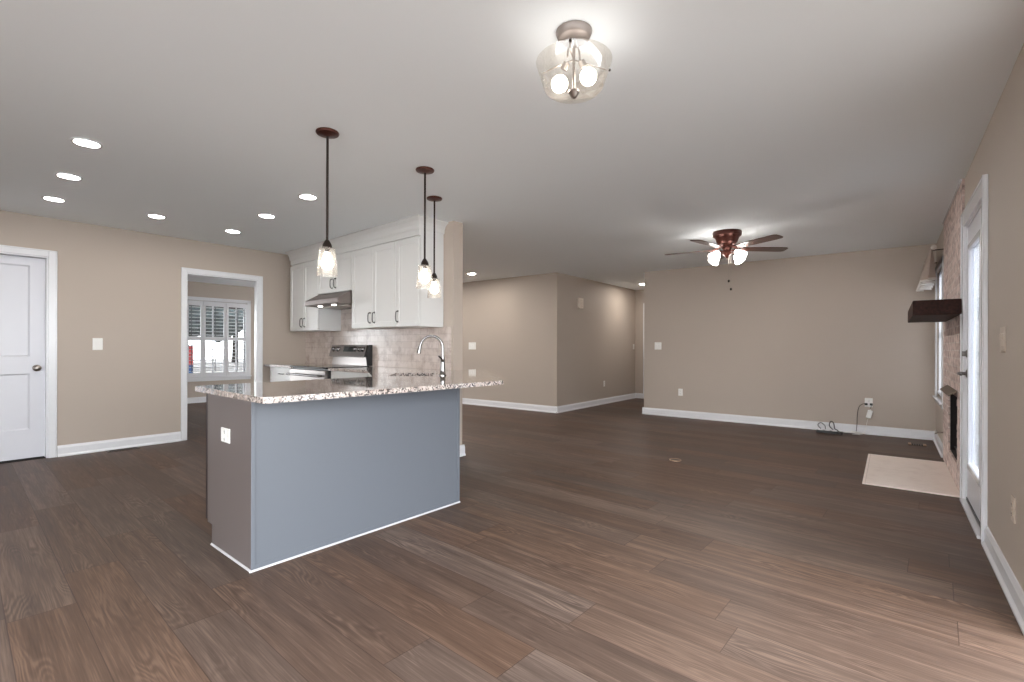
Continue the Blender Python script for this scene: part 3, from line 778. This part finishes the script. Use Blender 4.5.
# base cabinets beside the range
def base(u0, u1, label, vf=-0.585):
    uc = (u0 + u1) / 2
    t = thing('base_cabinet', label, 'cabinet', K.w(uc, 0, 0), K.a, 'white base cabinets on the stove wall')
    def L_(mb): mb.v = [(p[0] - uc, p[1], p[2]) for p in mb.v]; return mb
    b = MB(); b.box(u0, u1, vf + 0.021, -0.012, 0.10, ZB - 0.001); b.box(u0, u1, vf + 0.08, -0.012, 0, 0.10)
    link('cabinet_body', L_(b), m_cab, t)
    d = link('drawer', L_(shaker(MB(), u0 + 0.003, u1 - 0.003, 0.70, ZB - 0.008, vf, fr=0.035)), m_cab, t)
    hu = uc + (0.02 if u1 < -2 else 0)
    h = MB().tube(spline([(hu - 0.06, vf, 0.785), (hu - 0.055, vf - 0.026, 0.785), (hu, vf - 0.03, 0.785), (hu + 0.055, vf - 0.026, 0.785), (hu + 0.06, vf, 0.785)], 4), 0.006, 6)
    link('handle', L_(h), m_handle, d)
    d = link('door', L_(shaker(MB(), u0 + 0.003, u1 - 0.003, 0.105, 0.694, vf)), m_cab, t)
    link('handle', L_(pull(u1 - 0.05, 0.55, 0.65, vf)), m_handle, d)
base(-3.02, U1 - 0.005, 'white drawer cabinet left of the range, beside the cased opening')
base(U2 + 0.006, -0.66, 'white drawer cabinet right of the range, partly hidden by the peninsula top')

# angled cabinet front under the corner sink
A_, B_ = Vector((-4.185, 3.035)), Vector((-3.115, 2.46))
mid = (A_ + B_) / 2; hw_ = (B_ - A_).length / 2 - 0.01
t = thing('sink_cabinet', 'white angled corner cabinet below the diagonal sink', 'cabinet', (mid.x, mid.y, 0), math.atan2(B_.y - A_.y, B_.x - A_.x))
link('cabinet_body', MB().box(-hw_, hw_, 0.001, 0.02, 0.10, ZB - 0.001).box(-hw_ + 0.03, hw_ - 0.03, 0.05, 0.07, 0.0, 0.10).box(-hw_, hw_, 0.02, 0.07, 0.10, 0.12), m_cab, t)
for a_, c_, hp in ((-0.40, -0.003, -0.05), (0.003, 0.40, 0.05)):
    d = link('door', shaker(MB(), a_, c_, 0.11, ZB - 0.012, -0.02), m_cab, t)
    link('handle', pull(hp, 0.68, 0.78, -0.02), m_handle, d)
# range
RC = (U1 + U2) / 2; RW = (U2 - U1) / 2 - 0.004
rg = thing('electric_range', 'stainless range with black glass cooktop against the tile backsplash', 'stove', K.w(RC, 0, 0), K.a)
b = MB(); b.box(-RW, RW, -0.60, -0.02, 0.06, 0.885, 0.004); b.box(-RW + 0.03, RW - 0.03, -0.55, -0.05, 0, 0.06)
link('body', b, m_black, rg)
link('cooktop', MB().box(-RW - 0.002, RW + 0.002, -0.64, -0.09, 0.886, 0.906, 0.004), m_blackglass, rg)
dr = link('oven_door', MB().box(-RW + 0.004, RW - 0.026, -0.640, -0.601, 0.24, 0.868, 0.006), m_steel, rg)
b = MB().cyl((-RW + 0.05, -0.692, 0.805), (RW - 0.07, -0.692, 0.805), 0.013, 12)
for u in (-RW + 0.07, RW - 0.09): b.cyl((u, -0.64, 0.805), (u, -0.692, 0.805), 0.008, 8)
link('handle', b, m_chrome, dr)
link('door_window', MB().box(-RW + 0.12, RW - 0.14, -0.6425, -0.6395, 0.40, 0.70, 0.001), m_blackglass, dr)
link('drawer', MB().box(-RW + 0.004, RW - 0.026, -0.640, -0.601, 0.075, 0.232, 0.006), m_steel, rg)
# backguard: riser + tilted control panel (side profile in v,z)
def vprism(pts, u0, u1):
    b = MB(); n = len(pts)
    b.add([(u0, a, z) for a, z in pts] + [(u1, a, z) for a, z in pts], [tuple(range(n)), tuple(range(2 * n - 1, n - 1, -1))] + [(i, n + i, n + (i + 1) % n, (i + 1) % n) for i in range(n)])
    return b
link('backguard', vprism([(-0.075, 0.907), (-0.014, 0.907), (-0.014, 1.155), (-0.045, 1.155), (-0.058, 1.02)], -RW, RW - 0.055), m_steel, rg)
link('side_cap', vprism([(-0.10, 1.025), (-0.085, 0.907), (-0.012, 0.907), (-0.012, 1.162), (-0.062, 1.162)], RW - 0.0545, RW - 0.046), m_black, rg)
cpn = link('control_panel', vprism([(-0.118, 1.015), (-0.059, 1.010), (-0.046, 1.150), (-0.046, 1.162), (-0.072, 1.162)], -RW - 0.006, RW - 0.07), m_steel, rg)
tl = math.atan2(0.046, 0.147)
fp = lambda u, s_: (u, -0.118 + 0.046 * s_ - 0.001, 1.015 + 0.147 * s_)
b = MB(); A, B2, C2, D2 = fp(-0.13, 0.42), fp(0.14, 0.42), fp(0.14, 0.86), fp(-0.13, 0.86)
nf = Vector((0, -0.954, 0.30)) * 0.002
b.add([A, B2, C2, D2] + [tuple(Vector(p) + nf) for p in (A, B2, C2, D2)], [(0, 1, 2, 3), (4, 5, 6, 7), (0, 1, 5, 4), (1, 2, 6, 5), (2, 3, 7, 6), (3, 0, 4, 7)])
link('display', b, m_display, cpn)
for u in (-0.37, -0.26, 0.16, 0.245, 0.33):
    p = Vector(fp(u, 0.62)); d = Vector((0, -0.954, 0.30))
    M_ = Matrix.Translation(p) @ d.to_track_quat('Z', 'Y').to_matrix().to_4x4()
    k = MB().lathe([(0.001, 0), (0.033, 0), (0.033, 0.004), (0.026, 0.008), (0.023, 0.026), (0.019, 0.030), (0.001, 0.030)], 18, M_)
    k.box(-0.004, 0.004, -0.022, 0.022, 0.028, 0.034, 0.001, M=M_)
    link('knob', k, m_chrome, cpn)

# range hood
hd = thing('range_hood', 'slanted stainless range hood under the short wall cabinet', 'range hood', K.w(-1.80, 0, 1.63), K.a)
pr = [(-0.012, 0.0), (-0.49, 0.012), (-0.50, 0.02), (-0.50, 0.072), (-0.485, 0.082), (-0.325, 0.170), (-0.012, 0.170)]
link('canopy', vprism(pr, -0.397, 0.395), m_hoodsteel, hd)
for u in (-0.20, 0.13):
    l = link('lamp', MB().lathe([(0.001, -0.004), (0.024, -0.003), (0.028, 0.0), (0.028, 0.012)], 18, Matrix.Translation((u, -0.40, 0.006))), m_hoodled, hd)
link('grease_filter', MB().box(-0.33, 0.33, -0.33, -0.08, -0.001, 0.006, 0.002), m_nickel, hd)

# ------------------------------------------------------------------ fireplace wall
XBk = 0.430
Yb0, Yb1 = 5.045, 6.69
fpz0, fpz1, fy0, fy1 = 0.19, 0.74, 5.35, 6.13
fp_ = thing('brick_fireplace', 'floor-to-ceiling pink brick fireplace beside the glazed door', 'fireplace', (XR, 5.74, 0))
Lf = lambda mb: setattr(mb, 'v', [(p[0] - XR, p[1] - 5.74, p[2]) for p in mb.v]) or mb
b = MB(); xw = XR - 0.0005
b.box(XBk, xw, Yb0, fy0, 0, H - 0.002); b.box(XBk, xw, fy1, Yb1, 0, H - 0.002); b.box(XBk, xw, fy0, fy1, 0, fpz0); b.box(XBk, xw, fy0, fy1, fpz1, H - 0.002)
rr = random.Random(3)
for k in range(8):           # ragged brick ends on the near jamb
    z = fpz0 + 0.01 + k * 0.066
    b.box(XBk + 0.001, XBk + 0.03, fy0 + 0.001, fy0 + 0.015 + rr.random() * 0.06, z, z + 0.056, 0.006)
link('brick_facing', Lf(b), m_brick, fp_)
b = MB(); x0, x1 = XBk + 0.016, XR + 0.50
b.box(x1, x1 + 0.04, fy0 - 0.045, fy1 + 0.045, fpz0 - 0.045, fpz1 + 0.045); b.box(x0, x1, fy0 - 0.045, fy0, fpz0 - 0.045, fpz1 + 0.045); b.box(x0, x1, fy1, fy1 + 0.045, fpz0 - 0.045, fpz1 + 0.045)
b.box(x0, x1, fy0, fy1, fpz0 - 0.045, fpz0); b.box(x0, x1, fy0, fy1, fpz1, fpz1 + 0.045)
link('firebox', Lf(b), m_soot, fp_)
b = MB()
b.add([(XBk - 0.002, fy0 - 0.02, 0.795), (XBk - 0.002, fy1 + 0.06, 0.795), (XBk - 0.058, fy1 + 0.05, 0.752), (XBk - 0.058, fy0 - 0.01, 0.752),
       (XBk - 0.002, fy0 - 0.02, 0.788), (XBk - 0.002, fy1 + 0.06, 0.788), (XBk - 0.056, fy1 + 0.05, 0.745), (XBk - 0.056, fy0 - 0.01, 0.745)],
      [(0, 1, 2, 3), (4, 5, 6, 7), (0, 1, 5, 4), (1, 2, 6, 5), (2, 3, 7, 6), (3, 0, 4, 7)])
link('smoke_hood', Lf(b), m_hoodfp, fp_)
b = MB()
for k in range(6): b.cyl((XR + 0.06, 5.45 + k * 0.115, fpz0 + 0.05), (XR + 0.38, 5.45 + k * 0.115, fpz0 + 0.05), 0.009, 8)
b.cyl((XR + 0.08, 5.40, fpz0 + 0.05), (XR + 0.08, 6.07, fpz0 + 0.05), 0.009, 8); b.cyl((XR + 0.36, 5.40, fpz0 + 0.05), (XR + 0.36, 6.07, fpz0 + 0.05), 0.009, 8)
for y in (5.42, 6.05):
    for x in (0.08, 0.36): b.cyl((XR + x, y, fpz0), (XR + x, y, fpz0 + 0.055), 0.008, 8)
b.cyl((XR + 0.03, 5.42, fpz0 + 0.04), (XR + 0.03, 6.05, fpz0 + 0.04), 0.010, 8)
link('fire_grate', Lf(b), m_iron, fp_)
b = MB().box(-0.185, XBk - 0.0005, 5.02, 6.44, 0.0005, 0.012, 0.003)
b.v = [(p[0], p[1], p[2]) for p in b.v]
link('hearth', Lf(b), m_hearth, fp_, label='flat pale tile hearth let into the floor')
b = MB().box(XBk - 0.010, XBk, Yb0 + 0.0, Yb1, H - 0.016, H - 0.002, 0.003)
struct('trim_11', b, m_trim)
# mantel beam
mt = thing('mantel_shelf', 'dark wood mantel beam on the brick fireplace above the firebox', 'mantel', (XBk, 5.70, 1.40))
b = MB(); b.box(-0.292, -0.001, -0.70, 0.70, 0.0, 0.118, 0.006)
link('beam', b, m_mantel, mt)
# gas key valve
gv = thing('gas_valve', 'small nickel gas key valve low on the wall between fireplace and window', 'valve', (XR, 6.80, 0.255), -pi / 2)
link('rosette', MB().lathe([(0.001, 0), (0.024, 0), (0.022, 0.006), (0.001, 0.008)], 16, Matrix.Rotation(pi / 2, 4, 'X')), m_nickel, gv)
link('key', MB().cyl((0, -0.006, 0), (0, -0.06, 0), 0.006, 8).box(-0.004, 0.004, -0.075, -0.058, -0.022, 0.022, 0.003), m_nickel, gv)

# curtain rod + valance on the right window
cr = thing('curtain_rod', 'curtain rod with round finial above the window beside the fireplace', 'curtain rod', (XR, 7.34, 2.195))
link('rod', MB().cyl((-0.09, -0.60, 0), (-0.09, 0.58, 0), 0.010, 10), m_darkbronze, cr)
for y in (-0.63, 0.60): link('finial', MB().sphere((-0.09, y, 0), 0.026, 14), m_fabric_w, cr)
for y in (-0.52, 0.52): link('bracket', MB().tube([(0, y, -0.01), (-0.05, y, -0.012), (-0.09, y, -0.012)], 0.006, 6), m_darkbronze, cr)
va = thing('window_valance', 'flared grey-beige valance gathered on the rod over the right window', 'valance', (XR, 7.34, 2.18))
n = 72; rows = [(0.0, -0.106, 0.004), (0.03, -0.106, 0.010), (-0.08, -0.112, 0.026), (-0.20, -0.122, 0.044), (-0.33, -0.130, 0.060)]
v = []; f = []
zs = [0.035, 0.0, -0.09, -0.20, -0.305]
for j in range(5):
    for i in range(n + 1):
        y = -0.56 + 1.12 * i / n; ph = 2 * pi * i / 8.0
        v.append((rows[j][1] + rows[j][2] * sin(ph), y + 0.004 * j * cos(ph), zs[j] + (0.012 * sin(ph * 0.5 + 1) if j == 4 else 0)))
for j in range(4):
    for i in range(n): f.append((j * (n + 1) + i, j * (n + 1) + i + 1, (j + 1) * (n + 1) + i + 1, (j + 1) * (n + 1) + i))
m0 = len(v); v += [(p[0] + 0.004, p[1], p[2]) for p in v]; f += [tuple(m0 + q for q in reversed(g)) for g in f]
link('cloth', MB().add(v, f, True), m_fabric, va)
hem = []; hf = []
for i in range(n + 1):
    y = -0.56 + 1.12 * i / n; ph = 2 * pi * i / 8.0; x = -0.130 + 0.060 * sin(ph); z = -0.305 + 0.012 * sin(ph * 0.5 + 1)
    hem += [(x - 0.003, y, z + 0.004), (x + 0.008, y, z + 0.004), (x + 0.012, y, z - 0.020), (x - 0.008, y, z - 0.020)]
for i in range(n):
    for k in range(4): hf.append((i * 4 + k, i * 4 + (k + 1) % 4, (i + 1) * 4 + (k + 1) % 4, (i + 1) * 4 + k))
link('hem', MB().add(hem, hf, True), m_fabric_w, va, label='white hem')

# ------------------------------------------------------------------ ceiling lights
def recessed(led):
    t = thing('recessed_light', '', 'ceiling light', (0, 0, H), 0, 'round recessed ceiling lights')
    link('trim_ring', MB().lathe([(0.062, -0.001), (0.079, -0.001), (0.079, -0.005), (0.072, -0.009), (0.064, -0.008)], 32, closed=True), m_trim, t)
    link('diffuser', MB().lathe([(0.001, -0.006), (0.065, -0.006), (0.065, -0.002), (0.001, -0.002)], 32), led, t)
    return t
RL = [((-4.058, 0.775), 'round recessed ceiling light, nearest and largest of the row of three at left'),
      ((-4.966, 0.844), 'round recessed ceiling light, middle one of the row of three at left'),
      ((-5.836, 0.893), 'round recessed ceiling light above the panel door, farthest of the row of three at left'),
      ((-5.789, 1.640), 'round recessed ceiling light above the wall between panel door and cased opening'),
      ((-5.849, 2.380), 'round recessed ceiling light in front of the cased opening'),
      ((-4.891, 2.301), 'round recessed ceiling light second from the front pendant, facing the hood cabinets'),
      ((-3.986, 2.230), 'round recessed ceiling light just left of the frontmost pendant rod'),
      ((-5.854, 6.337), 'round recessed ceiling light just right of the free end of the kitchen wall'),
      ((-7.20, 6.34), 'unseen fill lamp added on the back-room ceiling, farthest behind the kitchen wall'),  # these three unseen lamps are added to brighten the middle wall
      ((-5.85, 4.85), 'unseen fill lamp added on the back-room ceiling, close behind the stove wall'),
      ((-4.60, 4.55), 'round recessed ceiling light of the back room, close behind the wall\'s free end'),
      ((-3.99, 9.465), 'small-looking recessed light on the hallway ceiling beside the far wall corner')]
r0 = recessed(m_led); r1 = recessed(m_led_back)
for i, (p, lb) in enumerate(RL):
    if i == 0: r0.location = (*p, H); r0['label'] = lb
    elif i == 7: r1.location = (*p, H); r1['label'] = lb
    else: dup(r0 if i < 7 else r1, (*p, H), 0, lb)

def bulb(mb, c, r, up=1):
    x, y, z = c
    prof = [(0.001, -r), (r * 0.5, -r * 0.88), (r * 0.87, -r * 0.5), (r, 0), (r * 0.9, r * 0.5), (r * 0.62, r * 1.1), (r * 0.42, r * 1.6), (r * 0.4, r * 1.9), (0.001, r * 1.9)]
    if up < 0: prof = [(a, -z_) for a, z_ in prof]
    return mb.lathe(prof, 20, Matrix.Translation(c))

def pendant():
    t = thing('pendant_light', '', 'pendant lamp', (0, 0, H), 0, 'glass pendants over the peninsula')
    link('canopy', MB().lathe([(0.001, 0), (0.066, 0), (0.068, -0.006), (0.064, -0.014), (0.03, -0.022), (0.010, -0.026), (0.001, -0.026)], 28), m_bronze, t)
    link('rod', MB().cyl((0, 0, -0.02), (0, 0, -0.665), 0.0075, 10), m_darkbronze, t)
    link('socket', MB().lathe([(0.001, -0.655), (0.010, -0.655), (0.016, -0.664), (0.026, -0.682), (0.030, -0.702), (0.030, -0.706), (0.014, -0.710), (0.014, -0.735), (0.001, -0.735)], 20), m_darkbronze, t)
    link('glass_shade', MB().lathe([(0.028, -0.700), (0.044, -0.704), (0.047, -0.710), (0.061, -0.872), (0.058, -0.872), (0.044, -0.713), (0.028, -0.704)], 32, closed=True), m_seed, t)
    b = MB(); bulb(b, (0, 0, -0.800), 0.036)
    link('bulb', b, m_bulb_p, t)
    return t
pd = pendant()
PD = [((-2.696, 1.632), 'bronze rod pendant with seeded glass shade, leftmost and largest-looking of the three'),
      ((-2.696, 2.414), 'bronze rod pendant with seeded glass shade, middle one of the three over the peninsula'),
      ((-3.145, 2.926), 'bronze rod pendant nearest the wall end, over the corner sink')]
for i, (p, lb) in enumerate(PD):
    if i == 0: pd.location = (*p, H); pd['label'] = lb
    else: dup(pd, (*p, H), 0, lb)

# semi-flush fixture
fm = thing('semi_flush_light', 'semi-flush ceiling light with seeded glass drum and two lit bulbs', 'ceiling light', (-1.034, 1.736, H), THETA)
link('canopy', MB().lathe([(0.001, 0), (0.074, 0), (0.075, -0.004), (0.066, -0.026), (0.060, -0.030), (0.001, -0.030)], 32), m_pan, fm)
b = MB().cyl((0, 0, -0.028), (0, 0, -0.245), 0.006, 10)
for a in (0.6, 0.6 + pi): b.tube([(0.012 * cos(a), 0.012 * sin(a), -0.03), (0.03 * cos(a), 0.03 * sin(a), -0.07), (0.035 * cos(a), 0.035 * sin(a), -0.115)], 0.004, 6)
b.tube([(0.0, 0, -0.115), (0.05, 0.02, -0.117), (0.145, 0.05, -0.128)], 0.003, 6); b.tube([(0, 0, -0.115), (-0.05, 0.03, -0.117), (-0.128, 0.08, -0.128)], 0.003, 6); b.tube([(0, 0, -0.115), (-0.02, -0.06, -0.117), (-0.02, -0.15, -0.128)], 0.003, 6)
link('stem', b, m_nickel, fm)
link('finial', MB().lathe([(0.001, -0.243), (0.022, -0.243), (0.024, -0.252), (0.016, -0.262), (0.010, -0.272), (0.001, -0.276)], 18), m_nickel, fm)
link('glass_drum', MB().lathe([(0.153, -0.125), (0.118, -0.232), (0.112, -0.236), (0.020, -0.243), (0.020, -0.246), (0.113, -0.240), (0.121, -0.233), (0.156, -0.125)], 48, closed=True), m_seed, fm)
for a in (0.25, 2.4, 4.5): link('thumb_screw', MB().sphere((0.160 * cos(a), 0.160 * sin(a), -0.134), 0.006, 10), m_darkbronze, fm)
for a, x, y in ((0, 0.062, 0.012), (1, -0.055, 0.035)):
    link('socket', MB().cyl((x * 0.5, y * 0.5, -0.118), (x * 0.72, y * 0.72, -0.142), 0.015, 14), m_nickel, fm)
    b = MB(); b.sphere((x, y, -0.178 - 0.018 * a), 0.035, 18); link('bulb', b, m_bulb_f, fm)

# ceiling fan (hugger, five blades, four bell shades)
fn = thing('ceiling_fan', 'bronze hugger ceiling fan with five dark blades and four lit bell shades', 'ceiling fan', (-1.451, 5.783, H), THETA)
link('motor_housing', MB().lathe([(0.001, 0), (0.148, 0), (0.153, -0.01), (0.150, -0.045), (0.128, -0.062), (0.120, -0.075), (0.108, -0.115), (0.078, -0.150), (0.050, -0.165), (0.001, -0.165)], 36), m_bronze, fn)
for k, a in enumerate((3, -69, -141, 147, 75)):
    R_ = Matrix.Rotation(radians(a), 4, 'Z') @ Matrix.Translation((0, 0, -0.188)) @ Matrix.Rotation(radians(-8), 4, 'X')
    b = MB(); zt = 0.004
    outl = [(0.17, -0.048), (0.30, -0.058), (0.60, -0.066), (0.66, -0.060), (0.68, -0.045), (0.685, 0.0), (0.68, 0.045), (0.66, 0.060), (0.60, 0.066), (0.30, 0.058), (0.17, 0.048)]
    b.prism(outl, -zt, zt, M=R_)
    bl = link('blade', b, m_blade, fn)
    ir = MB(); R2 = Matrix.Rotation(radians(a), 4, 'Z')
    ir.tube([tuple(R2 @ Vector(p)) for p in ((0.055, 0, -0.160), (0.09, 0, -0.172), (0.13, 0, -0.186), (0.18, 0, -0.196))], [0.012, 0.010, 0.010, 0.008], 8)
    ir.prism([(0.15, -0.018), (0.20, -0.040), (0.25, -0.028), (0.25, 0.028), (0.20, 0.040), (0.15, 0.018)], -0.0085, -0.0045, M=R_)
    link('blade_iron', ir, m_bronze, bl)
link('light_kit', MB().lathe([(0.001, -0.160), (0.048, -0.160), (0.050, -0.185), (0.040, -0.200), (0.046, -0.215), (0.046, -0.250), (0.028, -0.268), (0.014, -0.290), (0.001, -0.296)], 24), m_bronze, fn)
for k, a in enumerate((20, 75 + 90, 20 + 180, 75 + 270)):
    a = radians([23, 113, 203, -67][k])
    d = Vector((cos(a), sin(a), 0)); s_ = d * 0.046 + Vector((0, 0, -0.228)); ax = (d * 0.75 + Vector((0, 0, -0.66))).normalized()
    e = s_ + d * 0.068
    ar = MB().tube([tuple(s_), tuple(s_ + d * 0.03 + Vector((0, 0, 0.008))), tuple(e + ax * 0.012)], 0.009, 8)
    M_ = Matrix.Translation(e) @ ax.to_track_quat('Z', 'Y').to_matrix().to_4x4()
    ar.lathe([(0.001, 0), (0.021, 0), (0.023, 0.012), (0.021, 0.026), (0.001, 0.026)], 16, M_)
    am = link('lamp_arm', ar, m_bronze, fn)
    link('glass_shade', MB().lathe([(0.023, 0.020), (0.030, 0.030), (0.040, 0.055), (0.046, 0.085), (0.062, 0.118), (0.058, 0.118), (0.042, 0.086), (0.036, 0.056), (0.027, 0.032), (0.020, 0.022)], 24, M_, closed=True), m_frost, am)
    link('bulb', MB().sphere(tuple(e + ax * 0.068), 0.026, 14), m_bulb_n, am)
for (x, y, z) in ((0.012, -0.02, -0.545), (0.040, -0.012, -0.635)):
    c = MB().cyl((x, y, -0.28), (x, y, z), 0.0012, 6)
    pc = link('pull_chain', c, m_nickel, fn)
    link('chain_ball', MB().sphere((x, y, z - 0.008), 0.012, 12, 1.3), m_darkbronze, pc)

# ------------------------------------------------------------------ switches and outlets
def plate(kind, label, loc, rz, w=0.072, h=0.116, mat=None, cat=None, gang=1):
    mat = mat or m_plate
    nm = {'switch': 'light_switch', 'outlet': 'wall_outlet'}[kind]
    t = thing(nm, label, cat or ('light switch' if kind == 'switch' else 'outlet'), loc, rz, 'switch plates' if kind == 'switch' else 'outlet plates')
    link('cover_plate', MB().box(-w / 2, w / 2, -0.007, 0, -h / 2, h / 2, 0.003), mat, t)
    for g in range(gang):
        x = (g - (gang - 1) / 2) * 0.046
        if kind == 'switch':
            b = MB(); b.box(x - 0.017, x + 0.017, -0.010, -0.006, -0.033, 0.033, 0.002)
            b.box(x - 0.015, x + 0.015, -0.013, -0.009, 0.0, 0.030, 0.002)
            link('rocker', b, mat, t)
        else:
            for z in (-0.021, 0.021):
                s_ = link('socket', MB().lathe([(0.001, 0.0), (0.0165, 0.0), (0.0165, 0.003), (0.001, 0.003)], 20, Matrix.Translation((x, -0.0065, z)) @ Matrix.Rotation(pi / 2, 4, 'X')), mat, t)
                b = MB()
                for dx in (-0.0065, 0.0065): b.box(x + dx - 0.0012, x + dx + 0.0012, -0.0102, -0.009, z - 0.004, z + 0.005)
                b.box(x - 0.002, x + 0.002, -0.0102, -0.009, z - 0.011, z - 0.007)
                link('slots', b, m_black, s_)
    return t
plate('switch', 'white switch on the left wall between panel door and cased opening', (XL, 1.380, 1.160), pi / 2, 0.085, 0.128, gang=1)
plate('switch', 'white double switch on the beige wall just right of the kitchen wall end', (-6.55, YM, 1.163), 0, 0.19, 0.14, gang=2)
plate('switch', 'narrow white switch at the far end of the hallway wall', (XC, 10.30, 1.16), pi / 2)
plate('switch', 'white double switch at the left end of the far living-room wall', (-3.094, YF, 1.168), 0, 0.118, 0.122, gang=2)
plate('switch', 'beige-toned switch on the right wall beside the glazed door', (XR, 3.41, 1.183), -pi / 2, 0.125, 0.125, m_ivory, gang=2)
plate('outlet', 'white outlet low on the hallway wall below the door chime', (XC, 8.88, 0.41), pi / 2)
plate('outlet', 'white outlet on the far wall below its double switch, nothing plugged in', (-2.713, YF, 0.410), 0)
plate('outlet', 'white outlet near the right corner with black plugs in it', (-0.226, YF, 0.420), 0, 0.085, 0.118)
plate('outlet', 'beige-toned outlet low on the right wall near the frame edge', (XR, 3.138, 0.41), -pi / 2, 0.072, 0.116, m_ivory)
po = PN.w(-0.322, -0.0005, 0.652)
plate('outlet', 'white outlet set in the grey end panel of the peninsula', po, PN.a, 0.115, 0.078)
ch = thing('door_chime', 'small beige chime box high on the hallway wall', 'chime', (XC, 7.89, 1.96), pi / 2)
link('housing', MB().box(-0.075, 0.075, -0.045, 0, -0.095, 0.095, 0.008), m_beigebox, ch)
b = MB()
for k in range(5): b.box(-0.05, 0.05, -0.047, -0.044, -0.06 + k * 0.025, -0.052 + k * 0.025)
link('grille', b, m_ivory, ch)

# ------------------------------------------------------------------ cords by the far wall
pz = 0.400
def plug(x, label):
    t = thing('power_plug', label, 'plug', (x, YF - 0.0095, pz), 0)
    link('plug_body', MB().box(-0.016, 0.016, -0.032, 0, -0.014, 0.014, 0.005), m_black, t)
    return t
t = plug(-0.252, 'black plug at left in the corner outlet with a thin black cord')
b = MB().tube(spline([(0, -0.030, 0), (-0.03, -0.045, 0.004), (-0.075, -0.035, -0.04), (-0.095, -0.028, -0.15), (-0.10, -0.030, -0.30), (-0.12, -0.05, -0.385), (-0.22, -0.14, -0.394), (-0.30, -0.22, -0.394)], 6), 0.0035, 6)
link('cord', b, m_black, t)
t = plug(-0.198, 'black plug at right in the corner outlet, above the white adapter')
b = MB().tube(spline([(0, -0.030, -0.005), (0.0, -0.045, -0.02), (-0.008, -0.040, -0.06)], 5), 0.003, 6)
link('cord', b, m_black, t)
t = thing('charger', 'white charger hanging below the corner outlet on its cord', 'charger', (-0.235, YF - 0.04, 0.20))
link('charger_body', MB().box(-0.028, 0.028, -0.018, 0.018, 0.02, 0.125, 0.008, M=Matrix.Rotation(radians(14), 4, 'Y')), m_plate, t)
link('cord', MB().tube(spline([(0.026, 0, 0.12), (0.030, 0, 0.137), (0.029, 0, 0.15)], 4), 0.003, 6).tube(spline([(0.005, 0, 0.02), (-0.01, 0, -0.05), (-0.02, -0.005, -0.12), (-0.05, -0.04, -0.19), (-0.12, -0.10, -0.196), (-0.16, -0.13, -0.196)], 6), 0.0025, 6), m_whitecord, t)
st = thing('power_strip', 'black power adapter strip lying on the floor against the far wall', 'power strip', (-0.64, 7.74, 0))
link('strip_body', MB().box(-0.15, 0.15, -0.035, 0.035, 0.001, 0.034, 0.006), m_black, st)
link('strip_sockets', MB().box(-0.13, -0.08, -0.02, 0.02, 0.032, 0.038, 0.002).box(-0.05, 0.0, -0.02, 0.02, 0.032, 0.038, 0.002).box(0.03, 0.08, -0.02, 0.02, 0.032, 0.038, 0.002), m_plate, st)
cc = link('black_cable', MB().tube(spline([(-0.60, 7.735, 0.052), (-0.645, 7.76, 0.10), (-0.63, 7.79, 0.155), (-0.60, 7.80, 0.13), (-0.585, 7.765, 0.065), (-0.55, 7.72, 0.052), (-0.53, 7.665, 0.03), (-0.50, 7.63, 0.008)], 6), 0.006, 6).tube(spline([(-0.74, 7.75, 0.052), (-0.78, 7.80, 0.09), (-0.75, 7.84, 0.12), (-0.70, 7.80, 0.09), (-0.69, 7.75, 0.052)], 6), 0.005, 6), m_black)
tag(cc, 'loop of black cable standing up from the power strip on the floor', 'cable')
pts = []
for k in range(40):
    a = k * 0.62; rr = 0.05 + 0.018 * sin(k * 1.7)
    pts.append((-0.36 + 0.0015 * k - 0.03 + rr * cos(a) * 1.3, 7.80 + rr * sin(a) * 0.5, 0.006 + 0.02 * abs(sin(a * 0.5)) + 0.0006 * k))
cc = link('white_cable', MB().tube(spline(pts, 3), 0.004, 5), m_whitecord)
tag(cc, 'white cable coiled on the floor right of the black power strip', 'cable')

# ------------------------------------------------------------------ floor fittings
t = thing('floor_register', 'dark brown floor register in front of the left wall baseboard', 'floor vent', (-6.64, 1.58, 0), pi / 2)
link('frame', MB().box(-0.14, 0.14, -0.055, 0.055, 0.0005, 0.006, 0.002), m_register, t)
b = MB()
for k in range(12): b.box(-0.12 + k * 0.0205, -0.108 + k * 0.0205, -0.042, 0.042, 0.0055, 0.0075)
link('grille', b, m_gap, t)
t = thing('floor_register', 'small floor register with pale ends by the right corner of the far wall', 'floor vent', (0.25, 7.43, 0), 0)
link('frame', MB().box(-0.082, 0.082, -0.05, 0.05, 0.0005, 0.006, 0.002), m_register, t)
for s_ in (-1, 1): link('end_cap', MB().box(s_ * 0.068 - 0.014, s_ * 0.068 + 0.014, -0.05, 0.05, 0.006, 0.018, 0.003), m_screw, t)
b = MB()
for k in range(5): b.box(-0.05 + k * 0.022, -0.038 + k * 0.022, -0.04, 0.04, 0.0055, 0.0075)
link('grille', b, m_gap, t)
t = thing('floor_outlet', 'small brass floor outlet cover in the middle of the living-room floor', 'floor outlet', (-1.713, 4.89, 0), THETA)
link('cover_plate', MB().lathe([(0.001, 0.006), (0.045, 0.006), (0.052, 0.004), (0.054, 0.0005)], 28), m_register, t)
link('rim', MB().lathe([(0.050, 0.0005), (0.058, 0.0005), (0.057, 0.008), (0.051, 0.008)], 28, closed=True), m_brass, t)
